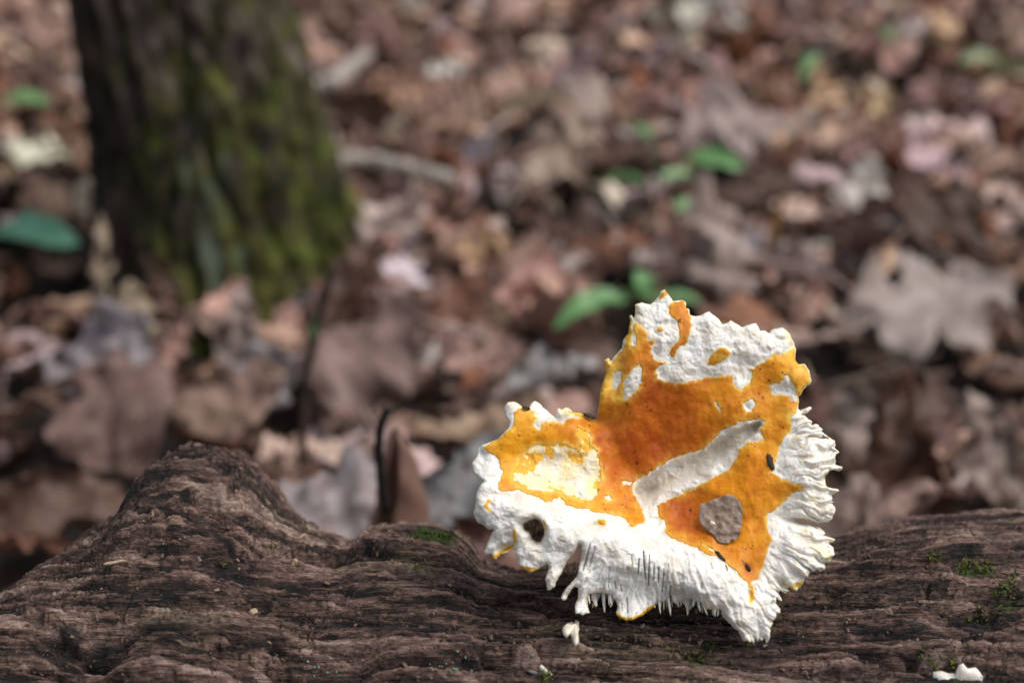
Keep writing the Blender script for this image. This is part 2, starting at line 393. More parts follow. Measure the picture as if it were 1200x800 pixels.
        q = np.array([hit(*p) for p in poly]); q = q[np.argsort(q[:, 0])]
        tl = np.interp(xs, q[:, 0], q[:, 1]) + .010 * fbm(xs * 90, xs * 0 + amp * 9e3, 3.0, 4)
        dd = (tl[:, None] - T) * LR; fx = (sstep(q[0, 0] - .002, q[0, 0] + .006, xs) * (1 - sstep(q[-1, 0] - .006, q[-1, 0] + .002, xs)))[:, None]
        D += fx * amp * (np.exp(-np.maximum(dd, 0) / ln) * sstep(-.0004, .0005, dd) - .45 * np.exp(np.minimum(dd, 0) / .004) * (1 - sstep(-.0004, .0005, dd)))
    layer = np.clip(.55 * plates / 1.5 + .45 * flake / 1.2 + .12 * big, 0, 1)
    pit_shade = np.zeros_like(D); moss = np.zeros_like(D)
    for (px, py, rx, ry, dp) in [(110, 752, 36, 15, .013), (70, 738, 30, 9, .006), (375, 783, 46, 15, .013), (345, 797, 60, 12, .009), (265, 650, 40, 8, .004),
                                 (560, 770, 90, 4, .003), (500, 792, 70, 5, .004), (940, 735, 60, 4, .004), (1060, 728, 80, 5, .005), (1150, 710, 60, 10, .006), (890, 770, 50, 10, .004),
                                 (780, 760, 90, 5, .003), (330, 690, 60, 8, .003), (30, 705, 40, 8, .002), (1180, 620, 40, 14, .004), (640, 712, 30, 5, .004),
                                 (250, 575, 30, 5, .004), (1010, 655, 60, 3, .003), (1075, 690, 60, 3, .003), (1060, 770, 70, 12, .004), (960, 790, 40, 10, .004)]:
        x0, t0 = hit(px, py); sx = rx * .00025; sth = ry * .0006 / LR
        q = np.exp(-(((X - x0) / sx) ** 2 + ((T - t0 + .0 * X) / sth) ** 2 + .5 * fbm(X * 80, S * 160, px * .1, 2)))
        q = np.clip(q, 0, 1); D -= dp * q; pit_shade = np.maximum(pit_shade, sstep(.45, .85, q) * (.9 if dp > .004 else .4))
    for (px, py, rx, ry, a) in [(510, 626, 40, 14, .9), (690, 680, 60, 20, .5), (1140, 664, 34, 10, .75), (1180, 690, 40, 20, .55), (1090, 720, 80, 10, .5), (640, 690, 60, 14, .55), (560, 680, 90, 20, .35),
                                (830, 770, 60, 12, .6), (420, 690, 40, 20, .3), (190, 590, 40, 20, .25), (260, 660, 60, 20, .25), (1120, 780, 80, 20, .5), (520, 790, 60, 8, .5), (150, 780, 60, 12, .3)]:
        x0, t0 = hit(px, py); sx = rx * .00026; sth = ry * .0006 / LR
        moss = np.maximum(moss, a * np.exp(-(((X - x0) / sx) ** 2 + ((T - t0) / sth) ** 2)))
    Rf = Rr + D - .0032
    V = np.stack([X, LY + Rf * np.cos(T), LZ + Rf * np.sin(T)], -1)
    nx, nt = X.shape
    Vv = np.concatenate([V.reshape(-1, 3), [[xs[0] - .01, LY, LZ]], [[xs[-1] + .01, LY, LZ]]])
    F = grid_faces(nx, nt, True)[:, ::-1]
    e0 = np.array([[nx * nt, j, (j + 1) % nt] for j in range(nt)]); e1 = np.array([[nx * nt + 1, (nx - 1) * nt + (j + 1) % nt, (nx - 1) * nt + j] for j in range(nt)])
    me = mesh_np('bark', Vv, [F, e0[:, ::-1], e1[:, ::-1]])
    pad = lambda a: np.concatenate([a.ravel(), [0, 0]])
    gr = np.stack([pad(Xg), pad(Sg), np.zeros(nx * nt + 2)], -1)
    a = me.attributes.new('grain', 'FLOAT_VECTOR', 'POINT'); a.data.foreach_set('vector', gr.astype(np.float32).ravel())
    attr(me, 'pit_shade', pad(pit_shade)); attr(me, 'layer', pad(layer)); attr(me, 'moss', pad(moss))
    return me, V, F
log_me, log_V, log_F = build_log()
log_root = tag(empty('fallen_log', (0, LY, 0)), 'dark brown rotting log with a raised knot, carrying the orange mushroom', 'log')
bark = obj('bark', log_me, M_log, log_root)
log_bvh = BVHTree.FromPolygons([tuple(v) for v in log_V[::2, ::2].reshape(-1, 3)],
                               [tuple(f) for f in grid_faces(*log_V[::2, ::2].shape[:2], True)])
def log_surf(px, py):
    d = ray(px, py).normalized(); h = log_bvh.ray_cast(CAM, d, 3.0)
    return (h[0], h[1] if h[1].dot(d) < 0 else -h[1]) if h[0] else (None, None)

# ------------------------------------------------------------------ the mushroom
OUT = [(698,490),(698,484),(701,470),(703,454),(709,434),(707,420),(712,417),(715,421),(721,413),(728,406),(730,396),(736,390),(738,374),(737,368),(740,367),(743,372),(744,366),(744,356),(752,353),
 (762,356),(772,346),(774,340),(779,338),(784,345),(789,352),(800,351),(804,354),(804,360),(808,361),(809,368),(818,370),(831,364),(842,373),(846,380),(852,378),(856,375),(863,379),
 (870,383),(875,381),(880,379),(887,378),(891,387),(897,387),(902,390),(904,386),(911,384),(918,383),(926,390),(928,396),(932,400),(934,409),(932,423),(936,426),(944,425.6),(949,434),
 (952,446),(950,450),(946,452),(941,458),(939,462),(936,464),(937,471),(936,478),(939,481),(946,477),(951,476),(952,479),(947,483),(940,486),(946,488),(952,494),(952,498),(957,496),(962,499),(964,503),(962,506),(964,509),
 (969,511),(974,513),(978,516),(981,521),(979,524),(984,530),(980,533),(978,537),(981,544),(984,545),(987,547),(987,550),(984,552),(977,550),(972,552),(968,558),(967,564),(969,570),(976,572),(982,572),(984,575),(981,578),(976,580),
 (976,586),(977,592),(980,595),(979,600),(976,608),(972,612.5),(964,613),(956,612),(946,610),(938,609.5),(939,611.5),(945,613.5),(952,615),(960,618),(967,622),(968,625),(964,628),(970,629),(975,630),(979,632),(978,635),(972,637),(977,641),(977,650),(974,653),
 (972,660),(968,659),(966,667),(960,669),(957,667),(950,670),(944,677),(941,685),(938,688),(932,693),(926,689),(922,690),(925,693),(921,695),(914,691),(913,695),(917,702),(915,704),(909,700),(909,706),(915,714),(914,718),(910,719),(909,724),(905,727),(906,732),(902,735),(903,738),(902,746),
 (901,752),(898,753),(896,748),(893,752),(890,747),(887,752),(886,746),(883,754),(876,750),(871,751),(868,744),(865,738),(862,733),(858,730),(853,726),(848,718),(844,714),(836,716),(829,714),(826,709),(821,706),(816,706),(810,702),
 (800,704),(794,711),(789,708),(786.5,698),(785,698),(783,706),(775,707),(770,709),(766,713),(758,719),(750,724),(741,728),(734,728.5),(726,725),(721,721),(723,713),(720,706),(716,700),(708,697),(698,696),(690,698),(686,704),(687,712),(690,720),(682,722),(673,720),(672,712),
 (675,704),(676,697),(676,690),(672,688),(668,693),(664,699),(662,705),(658,705),(655,702),(659,695),(664,688),(669,683),(675,676),(677,666),(679,656),(681,646),(681.5,638),(679,637),(676,642),(671,650),(664,658),(658,670),(654,677),(650,684),(649,689),
 (643,692),(640,693),(638,678),(640,672),(642,666),(640,661),(634,665),(628,669),(620,672),(613,668),(606,664),(605,658),(604,652),(602,643),(594,648),(585,650),(582,653),(580,656),(577,655),(574,650),(567,651),(566,646),(570,636),(574,628),(579,620),(572,620),
 (566,615),(560,613),(556,606),(555,600),(557,594),(558,588),(559,576),(563,569),(568,563),(562,561),(556,556),(553,549),(552,542),(557,534),(558,529),(560,524),(566,520),(574,518),(583,514),(589,509),(596,500),(597,494),(591,486),(590,477),(594,471),(600,470),
 (606,472),(610,475),(614,478),(620,476),(622,472),(626,469),(631,472),(635,476),(640,480),(646,486),(650,488),(651,482),(653,477),(657,479),(662,476),(667,479),(670,482),(677,482),(684,484),(690,489)]
SK = [(697,489),(700,478),(703,468),(704,455),(709,438),(714,424),(721,417),(728,410),(734,398),(740,388),(744,378),(749,381),(756,386),(758,392),(760,398),(764,399),(767,401),(763,405),(763,412),(764,416),(768,422),(774,424),(780,425),(774,428),
 (770,431),(768,436),(770,441),(778,446),(784,448.5),(790,449),(800,448),(808,446),(818,445),(830,443),(845,441),(858,439.5),(859,446),(861,453),(865,456),(869,458),(873,453),(877,450),(882,445),(881,438),(882,432),(889,428),(896,424),(902,419),(908,416),(914,418.5),(919,414),(926,410),
 (933,408),(931.5,423),(936,426.5),(943,426.5),(948,435),(950.5,446),(945,451.5),(940,457.5),(935,463.5),(936,471),(935,479),(930,484),(926,490),(927,498),(926,504),(922,509),(918,514),(914,522),(912,528),(910,534),(910,540),(906,548),(904,554),(908,557),(914,560),(921,563),(928,567),(934,568),
 (938,570.5),(939,575),(934,576),(930,578),(923,584),(918,588),(912,594),(908,598),(901,602),(899,607),(899,616),(902,625),(904,632),(901,638),(900,642),(897,652),(894,660),(891,670),(888,678),(883,678),(880,680),(882,690),(878,687),(874,680),(867,673),(860,666),
 (853,660),(848,656),(842,651),(836,650),(826,648),(814,641),(804,636),(792,632),(782,628),(780,622),(780,616),(777,609),(773,604),(770,593),(778,588),(788,584),(799,579),(810,576),(822,569),(834,562),(845,556),(854,552),(860,543),(864,534),(870,524),(878,517),(884,518),
 (890,517),(896,514.5),(894,508),(891,502),(894,498),(897,494),(893,491),(884,491),(874,492),(864,495),(854,500),(846,504),(840,510),(833,519),(826,525),(815,528),(802,531),(792,534),(784,538),(772,546),(760,554),(750,558),(743,564),(740,570),(740,578),(744,584),(748,590),(752,600),
 (756,608),(753,613),(746,616),(740,619),(736,614),(730,608),(724,604),(712,602),(700,600.5),(692,599),(686,596),(674,594),(664,591),(658,583),(654,581),(648,585),(644,588),(640,588),(632,582),(624,578),(614,575),(606,573),(596,575),(587,575),(586,568),(588,560),(589,552),(587,545),(585,538),(580,533),(574,530),
 (567,525),(577,518),(588,512),(596,505),(602,500),(604,492),(603,484),(608,479),(616,480),(626,482),(627,490),(624,496),(627,502),(632,503),(636,498),(638,494),(645,494),(652,494.5),(660,496),(664,490),(670,488),(682,489)]
SKH = [[(616,524),(628,521),(640,521),(652,519.5),(660,520),(668,524),(676,526),(680,521),(679,512),(676,504),(677,501),(686,504),(691,511),(688,517),(689,522),(698,526),(700,535),(701,545),(703,560),(700,572),(698,580),(694,585),(690,588),(684,585),(678,584),(668,582),(660,577),(652,576),(640,576),(626,575),(616,572),(608,569),(601,560),(603,552),(606,546),(608,536)],
       [(872,473),(877,467.5),(882,467),(885,470),(884,476),(881,481),(875,482),(872,477)],
       [(902,450),(906,449),(914,449),(917,442),(919,440),(924,441),(929,448),(932,454),(934,458),(936,464),(935,472),(930,470),(925,466),(918,462),(910,464),(904,462)],
       [(838,469),(840,470),(844,477),(847,481),(844,482),(841,477)],
       [(824,637),(829,638),(836,643),(838,646),(832,645),(827,641)],
       [(706,583),(712,580),(718,585),(714,588),(708,587)],
       [(733,442),(744,430),(749,424),(752,430),(752,446),(745,457),(737,467),(731,467),(729,460)],
       [(716,440),(722,432),(728,434),(727,446),(721,456),(715,452)],[(738,398),(743,388),(747,396),(745,404),(739,408)],
       [(727,564),(734,563),(741,565),(738,570),(730,568)]]
SKI = [[(784,357),(794,354),(800,352),(803,358),(807,364),(808,372),(809,380),(808,392),(805,399),(802,403),(796,405),(793,411),(790,418),(786,418),(785,413),(788,406),(794,401),(797,396),(796,384),(793,376),(788,372),(785,366)],
       [(772,348),(775,343),(780,340),(783,344),(779,347),(775,351)],
       [(831,427),(832,419),(838,413),(844,409),(852,409),(855,414),(853,419),(846,423),(838,427)],
       [(771,384),(775,383),(777,386),(774,389),(771,388)]]
HOLES = [[(610,614),(614,610),(620,607),(626,605),(632,606),(636,609),(640,618),(639,628),(634,637),(628,638),(620,633),(618,626),(612,622)]]
SLITS = [((754,646),(756.5,680),1.6,7),((761,650),(760,686),1.2,6),((749,654),(747.6,673),1.2,6),((766.6,658),(766.2,680),1.1,5),((772,664),(771.5,686),1.1,5),
         ((778,666),(776,694),1.2,6),((740,650),(741,662),.9,3),((735,664),(735.5,669),.9,3),((720,682),(721,690),1.0,4),((727,686),(727.5,695),1.1,5),
         ((734,702),(735,719),1.3,5),((728,709),(728.5,719),1.1,4),((850,662),(852,668),1.4,4),((833,660),(834,665),.9,3),((822,682),(822,688),1.0,3),
         ((692,636),(683,668),1.5,4),((698,640),(690,664),1.0,2.5),((786,686),(785,700),1.2,6),((783,660),(781,690),.9,3),((714,664),(712,690),.8,2.5)]
MAXIS_E = R(41)                                  # the cap leans back: its face looks up at 41 degrees
M0 = CAM + ray(868, 748) * 0.383
MN = Vector((0, -math.cos(MAXIS_E), math.sin(MAXIS_E)))
MV = (CAM - (CAM + ray(775, 560) * .4)).normalized()            # thickness direction of the cap
def cap_pt(u, v):
    """points (in picture units) on the leaning plane of the cap"""
    d = np.stack([(u - 600) / FOC, 0 * u, 0 * u], -1) + (-(v - 400) / FOC)[..., None] * np.array(CU) + np.array(CF)
    n = np.array(MN); t = (np.array(M0) - np.array(CAM)).dot(n) / d.dot(n)
    return np.array(CAM) + d * t[..., None]
def poly_sdf(u, v, polys):
    """even-odd signed distance (negative inside) and closest point for a set of closed polygons"""
    u = u.ravel(); v = v.ravel(); n = len(u); best = np.full(n, 3600.0); cu = u.copy(); cv = v.copy(); ins = np.zeros(n, bool); RG = 60.0
    od = np.argsort(v, kind='stable'); us = u[od]; vs_ = v[od]; bs = best[od]; cus = cu[od]; cvs = cv[od]; ii = np.zeros(n, bool)
    for P in polys:
        P = np.array(P, float); Q = np.roll(P, -1, 0)
        for (x0, y0), (x1, y1) in zip(P, Q):
            dx, dy = x1 - x0, y1 - y0; L = dx * dx + dy * dy + 1e-9
            i0, i1 = np.searchsorted(vs_, [min(y0, y1) - RG, max(y0, y1) + RG])
            if i1 > i0:
                uu = us[i0:i1]; k = np.nonzero((uu > min(x0, x1) - RG) & (uu < max(x0, x1) + RG))[0] + i0
                if len(k):
                    pu = us[k]; pv = vs_[k]; t = np.clip(((pu - x0) * dx + (pv - y0) * dy) / L, 0, 1); qx = x0 + t * dx; qy = y0 + t * dy
                    d = (pu - qx) ** 2 + (pv - qy) ** 2; m = d < bs[k]; km = k[m]
                    bs[km] = d[m]; cus[km] = qx[m]; cvs[km] = qy[m]
            if y0 != y1:
                j0, j1 = np.searchsorted(vs_, [min(y0, y1), max(y0, y1)])
                if j1 > j0: ii[j0:j1] ^= us[j0:j1] < dx * (vs_[j0:j1] - y0) / dy + x0
    best[od] = bs; cu[od] = cus; cv[od] = cvs; ins[od] = ii
    d = np.sqrt(best); return np.where(ins, -d, d), cu, cv
def ragged(P, amp, seg=2.6):
    """torn edge: subdivide the outline and push the new points in and out"""
    out = []
    for (x0, y0), (x1, y1) in zip(P, P[1:] + P[:1]):
        k = max(1, int(round(math.hypot(x1 - x0, y1 - y0) / seg)))
        for j in range(k):
            t = j / k; x = x0 + (x1 - x0) * t; y = y0 + (y1 - y0) * t
            out.append((x + amp * float(fbm(x / 5.0, y / 5.0, 2.5, 3)), y + amp * float(fbm(x / 5.0, y / 5.0, 6.5, 3))))
    return out
OUT = ragged(OUT, .7); SK = ragged(SK, 2.1); SKH = [ragged(p, 2.1) for p in SKH]; SKI = [ragged(p, 1.4) for p in SKI]
def seg_d(u, v, pts):
    best = np.full(u.shape, 1e9); along = np.zeros(u.shape)
    n = len(pts) - 1
    for i in range(n):
        (x0, y0), (x1, y1) = pts[i], pts[i + 1]; dx, dy = x1 - x0, y1 - y0
        t = np.clip(((u - x0) * dx + (v - y0) * dy) / (dx * dx + dy * dy), 0, 1); d = np.hypot(u - x0 - t * dx, v - y0 - t * dy)
        m = d < best; best = np.where(m, d, best); along = np.where(m, (i + t) / n, along)
    return best, along
def gs(u, v, cx, cy, sx, sy, a, rot=0):
    c, s = math.cos(R(rot)), math.sin(R(rot)); x = u - cx; y = v - cy
    return a * np.exp(-((x * c + y * s) / sx) ** 2 - ((-x * s + y * c) / sy) ** 2)
def macro(u, v):
    """large relief of the cap towards the viewer, mm"""
    z = gs(u, v, 762, 560, 105, 90, -13) + gs(u, v, 640, 545, 34, 26, -3.0) + gs(u, v, 850, 400, 70, 34, 2.5)
    z += gs(u, v, 600, 500, 40, 30, 3) + gs(u, v, 715, 430, 22, 60, -4) + gs(u, v, 700, 490, 26, 14, -4)
    d, al = seg_d(u, v, [(575, 590), (660, 612), (740, 640), (810, 668), (870, 712)]); z += 6.0 * np.exp(-(d / 30) ** 2)
    z += gs(u, v, 700, 705, 90, 24, -5) + gs(u, v, 810, 712, 50, 20, -3.5)
    z += gs(u, v, 945, 545, 26, 34, 4.0) + gs(u, v, 940, 650, 30, 30, 4.5) + gs(u, v, 942, 611, 22, 5, -5, 8)
    z += gs(u, v, 868, 600, 30, 60, 1.6, 20) + gs(u, v, 905, 700, 14, 40, 1.5) + gs(u, v, 930, 440, 20, 20, 2.0)
    d, al = seg_d(u, v, [(690, 492), (720, 530), (748, 575)]); z += -2.0 * np.exp(-(d / 16) ** 2)
    d, al = seg_d(u, v, [(790, 560), (850, 585), (900, 560)]); z += 1.2 * np.exp(-(d / 20) ** 2)
    z += 1.0 * pnoise(u / 42, v / 42, 3.0) + .35 * pnoise(u / 15, v / 15, 9.0)
    return z
def fleshy(u, v, sk, ed):
    """torn-flesh relief, mm; sk = distance outside the skin (px, >0 on bare flesh), ed = distance inside the outline"""
    exposed = sstep(0, 5, sk)
    z = exposed * (.9 * fbm(u / 30, v / 26, 1.5, 2) + .20 * fbm(u / 7, v / 7, 4.5, 2) + .09 * fbm(u / 2.6, v / 3.6, 8.5, 2) + .30 * sstep(-.03, .06, fbm(u / 22, v / 17, 9.5, 3))) - .22 * exposed
    # gill pleats fan out from the stalk on the right and along the bottom
    cx, cy = 800, 575; an = np.arctan2(v - cy, u - cx); rr = np.hypot(u - cx, v - cy)
    right = sstep(885, 925, u) * sstep(470, 500, v) * (1 - sstep(690, 720, v)) * exposed
    ph = an * 34 + 1.6 * fbm(u / 25, v / 25, 6.0, 2)
    z += right * (1.2 * (np.abs(np.sin(ph)) - .5) + .55 * np.abs(np.sin(ph * 2.3 + 1)) - .3) * sstep(120, 165, rr) * (1 + 1.3 * np.exp(-np.clip(ed, 0, 99) / 14))
    bot = sstep(625, 668, v) * sstep(660, 690, u) * (1 - sstep(905, 925, u)) * exposed
    an2 = np.arctan2(v - 540, u - 770); ph2 = an2 * 46 + 1.4 * fbm(u / 22, v / 22, 2.0, 2)
    z += bot * (.34 * (np.abs(np.sin(ph2)) - .6) + .22 * np.abs(np.sin(ph2 * 1.9 + .7))) * sstep(95, 140, np.hypot(u - 770, v - 540)) * (1 + 2.2 * np.exp(-np.clip(ed, 0, 99) / 9))
    # pits where insects ate through
    for (a, b, wd, dp) in SLITS:
        d, al = seg_d(u, v, [a, b]); tp = wd * (.25 + .75 * np.sin(np.pi * np.clip(al, .02, .98)) ** .6); z -= .34 * dp * (1 - sstep(tp * .1, tp * 1.0, d))
    for (x, y, rx, ry, dp, ro) in [(699, 616, 9, 5, 2.6, -20), (577, 590, 4, 5, 1.2, 0), (955, 585, 9, 3, 2.2, -8), (935, 508, 8, 2.5, 1.4, -10), (878, 697, 4, 8, 2.0, -30), (919, 683, 7, 5, 3.0, 20), (592, 642, 10, 4, 3.5, -20), (930, 405, 5, 9, 1.6, 30), (915, 397, 7, 2, 1.2, 0)]:
        z += gs(u, v, x, y, rx, ry, -dp, ro)
    # the long torn channel through the orange centre
    d, al = seg_d(u, v, [(746, 582), (772, 563), (815, 546), (850, 522), (890, 498)])
    wch = np.interp(al, [0, .3, .6, .85, 1], [10, 15, 14, 11, 5])
    z -= 3.3 * np.exp(-(d / (wch * .85)) ** 4) * exposed + 1.0 * np.exp(-(((u - 760) / 14) ** 2 + ((v - 578) / 6) ** 2))
    return z
def edge_round(ed):
    e = np.clip(ed, 0, 9) / 9; return -2.0 * (1 - np.sqrt(np.maximum(1 - (1 - e) ** 2, 0)))
SKSET = [SK] + SKH + SKI
mush = tag(empty('mushroom', tuple(M0)), 'torn white mushroom with a glossy orange cap leaning on the log', 'mushroom')
mm = .001
def relief(u, v):
    shp = u.shape
    so, _, _ = poly_sdf(u, v, [OUT]); ss, _, _ = poly_sdf(u, v, SKSET)
    so = so.reshape(shp); ss = ss.reshape(shp)
    return macro(u, v) + fleshy(u, v, ss, -so) + edge_round(-so), ss, so
def cap_grid(polys, u0, u1, v0, v1, step):
    uu = np.arange(u0, u1 + step, step); vv = np.arange(v0, v1 + step, step)
    U, Vv = np.meshgrid(uu, vv, indexing='ij')
    cu = (U[:-1, :-1] + step / 2); cv = (Vv[:-1, :-1] + step / 2)
    sd, _, _ = poly_sdf(cu, cv, polys); sd = sd.reshape(cu.shape)
    keep = sd < 0
    F = grid_faces(len(uu), len(vv)).reshape(len(uu) - 1, len(vv) - 1, 4)[keep]
    used = np.unique(F); remap = np.full(U.size, -1, np.int64); remap[used] = np.arange(len(used))
    F = remap[F]; u = U.ravel()[used]; v = Vv.ravel()[used]
    # boundary edges
    e = np.concatenate([F[:, [0, 1]], F[:, [1, 2]], F[:, [2, 3]], F[:, [3, 0]]])
    key = np.sort(e, 1); kk = key[:, 0] * len(used) + key[:, 1]
    un, inv, cnt = np.unique(kk, return_inverse=True, return_counts=True)
    be = e[cnt[inv] == 1]; bv = np.unique(be)
    d, qx, qy = poly_sdf(u[bv], v[bv], polys)
    ok = np.abs(d) < step * 1.3
    u[bv[ok]] = qx[ok]; v[bv[ok]] = qy[ok]
    return u, v, F, be
# --- flesh
u, v, F, be = cap_grid([OUT], 548, 992, 334, 760, 1.0)
z, ss, so = relief(u, v)
sh, _, _ = poly_sdf(u, v, HOLES); z -= (6.0 + 2.5 * fbm(u / 5, v / 9, 3.1, 2)) * sstep(1.5, -6.0, sh) + 1.2 * np.exp(-(np.maximum(sh, 0) / 3.5) ** 2)
P = cap_pt(u, v); mv = np.array(MV)
front = P + mv * (z * mm)[:, None]
ang = np.arctan2(v - 575, u - 790); rr = np.hypot(u - 790, v - 575)
thick = 1.2 + 7.5 * sstep(0, 55, -so) + .9 * np.abs(np.sin(ang * 40)) * sstep(20, 60, rr) * sstep(2, 14, -so)
back = front - mv * (thick * mm)[:, None]
n = len(u)
Vall = np.concatenate([front, back])
walls = np.stack([be[:, 0], be[:, 1], be[:, 1] + n, be[:, 0] + n], -1)
# orientation: front must face the viewer
a, b, c = front[F[0, 0]], front[F[0, 1]], front[F[0, 2]]
if np.dot(np.cross(b - a, c - a), mv) < 0: F = F[:, ::-1]; walls = walls
else: walls = walls[:, ::-1]
fl = mesh_np('flesh', Vall, [F, F[:, ::-1] + n, walls])
st = np.zeros(n)
def stain(pts, rad, a):
    d, _ = seg_d(u, v, pts) if len(pts) > 1 else (np.hypot(u - pts[0][0], v - pts[0][1]), 0)
    return a * np.exp(-(d / rad) ** 2)
ph, _, _ = poly_sdf(u, v, [SKH[0]])
st = np.maximum(st, .62 * np.exp(-(ph / 6) ** 2) * (ph < 0) * sstep(-.35, .3, fbm(u / 14, v / 14, 3.3, 3))); st = np.maximum(st, stain([(610, 545), (640, 530)], 13, .66 + .5 * fbm(u / 9, v / 9, 6.1, 3))); st = np.maximum(st, stain([(615, 565), (650, 572)], 8, .45))
for p, r_, a_ in [([(722, 722), (734, 728), (750, 724), (766, 712)], 3.2, .85), ([(606, 665), (616, 667), (628, 668)], 3, .7), ([(577, 654), (590, 645), (600, 640)], 4, .55), ([(604, 622), (604, 634)], 3, .75), ([(638, 608), (640, 620)], 2, .5),
                  ([(702, 612), (706, 612)], 5, .8), ([(575, 586), (572, 592), (576, 597)], 2.2, .8), ([(941, 571), (932, 572)], 4, .6), ([(710, 425), (705, 470)], 12, .62), ([(738, 375), (735, 395)], 6, .6), ([(940, 684), (916, 690)], 5, .45),
                  ([(880, 690), (880, 702)], 5, .5), ([(925, 392), (930, 410)], 6, .35), ([(954, 585)], 12, .32), ([(820, 709), (846, 716)], 5, .45), ([(780, 345)], 5, .45), ([(592, 473), (606, 474)], 5, .3), ([(660, 480), (690, 487)], 7, .5), ([(626, 490)], 7, .5), ([(683, 508), (690, 520)], 7, .55),
                  ([(967, 570), (983, 575)], 5, .35), ([(975, 632)], 8, .35), ([(945, 630), (970, 650)], 10, .28), ([(745, 356), (752, 380), (762, 396)], 5, .34)]:
    st = np.maximum(st, stain(p, r_, a_))
st = np.maximum(st, .40 * np.exp(-np.clip(-so, 0, 99) / 1.6))
st = np.maximum(st, (.34 + .16 * fbm(u / 16, v / 16, 7.7, 2)) * (ph < 0))                   # the bared left patch is creamy yellow
st = np.maximum(st, (.42 + .3 * fbm(u / 7, v / 7, 5.1, 2)) * np.exp(-np.clip(ss, 0, 99) / 3.2))   # skin colour bleeds into the flesh beside it
st = np.maximum(st, .26 * sstep(905, 935, u) * sstep(-.1, .4, fbm(u / 12, v / 4, 2.7, 3)))
d, al = seg_d(u, v, [(750, 578), (800, 553), (850, 520), (890, 497)])
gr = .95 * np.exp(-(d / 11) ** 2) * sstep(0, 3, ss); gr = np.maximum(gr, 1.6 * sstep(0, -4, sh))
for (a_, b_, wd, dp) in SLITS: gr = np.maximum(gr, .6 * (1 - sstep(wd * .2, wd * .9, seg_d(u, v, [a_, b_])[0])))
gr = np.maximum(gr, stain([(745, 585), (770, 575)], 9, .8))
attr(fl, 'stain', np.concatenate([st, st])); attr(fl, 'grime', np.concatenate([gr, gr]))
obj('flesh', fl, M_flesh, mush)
# --- cap skin, one piece of skin per island
def skin_piece(polys, name):
    pts = np.array(polys[0]); u0, v0 = pts.min(0) - 2; u1, v1 = pts.max(0) + 2
    u, v, F, be = cap_grid(polys, u0, u1, v0, v1, 1.0)
    z, ss, so = relief(u, v)
    lift = .10 + .16 * (1 - np.exp(-np.clip(-ss, 0, 50) / 2.2))
    wr = .10 * fbm(u / 9, v / 9, 7.0, 3) + .08 * np.maximum(fbm(u / 7, v / 22, 12.0, 2), 0)
    fp = cap_pt(u, v) + mv * ((z + lift + wr) * mm)[:, None]
    n = len(u); bv, inv = np.unique(be, return_inverse=True); inv = inv.reshape(be.shape)
    sk = fp[bv] - mv * (1.1 * mm)
    V = np.concatenate([fp, sk]); W = np.stack([be[:, 0], be[:, 1], inv[:, 1] + n, inv[:, 0] + n], -1)
    a, b, c = fp[F[0, 0]], fp[F[0, 1]], fp[F[0, 2]]
    if np.dot(np.cross(b - a, c - a), mv) < 0: F = F[:, ::-1]
    else: W = W[:, ::-1]
    me = mesh_np(name, V, [F, W])
    pa = gs(u, v, 940, 440, 14, 18, .75) + gs(u, v, 715, 445, 18, 40, 1.0) + gs(u, v, 738, 385, 12, 22, .7) + gs(u, v, 730, 595, 34, 10, .35) + gs(u, v, 925, 485, 14, 9, .6) + gs(u, v, 650, 483, 30, 6, .6)
    pa += .5 * np.exp(-((poly_sdf(u, v, [SKH[0]])[0]) / 4.0) ** 2) + gs(u, v, 640, 532, 26, 9, .3) + gs(u, v, 843, 417, 14, 10, .5) + gs(u, v, 800, 628, 30, 5, .35, 25)
    pa = pa + (.75 + .6 * fbm(u / 11, v / 11, 8.2, 3)) * np.exp(-np.clip(-ss, 0, 60) / 3.2)          # the skin thins to yellow at its torn edges
    pa = np.clip(pa * (.8 + .7 * fbm(u / 10, v / 10, 2.2, 3)), 0, 1)
    attr(me, 'pale', np.concatenate([pa, pa[bv]])); ri_ = gs(u, v, 750, 525, 65, 45, 1.15) + gs(u, v, 800, 600, 34, 26, 1.1) + gs(u, v, 880, 560, 22, 30, .7) + gs(u, v, 720, 595, 26, 14, .5) + gs(u, v, 770, 440, 14, 22, .6); attr(me, 'ripe', np.concatenate([ri_, ri_[bv]]))
    return obj('cap_skin', me, M_skin, mush)
skin_piece([SK] + SKH, 'cap_skin')
for P_ in SKI: skin_piece([P_], 'cap_skin')
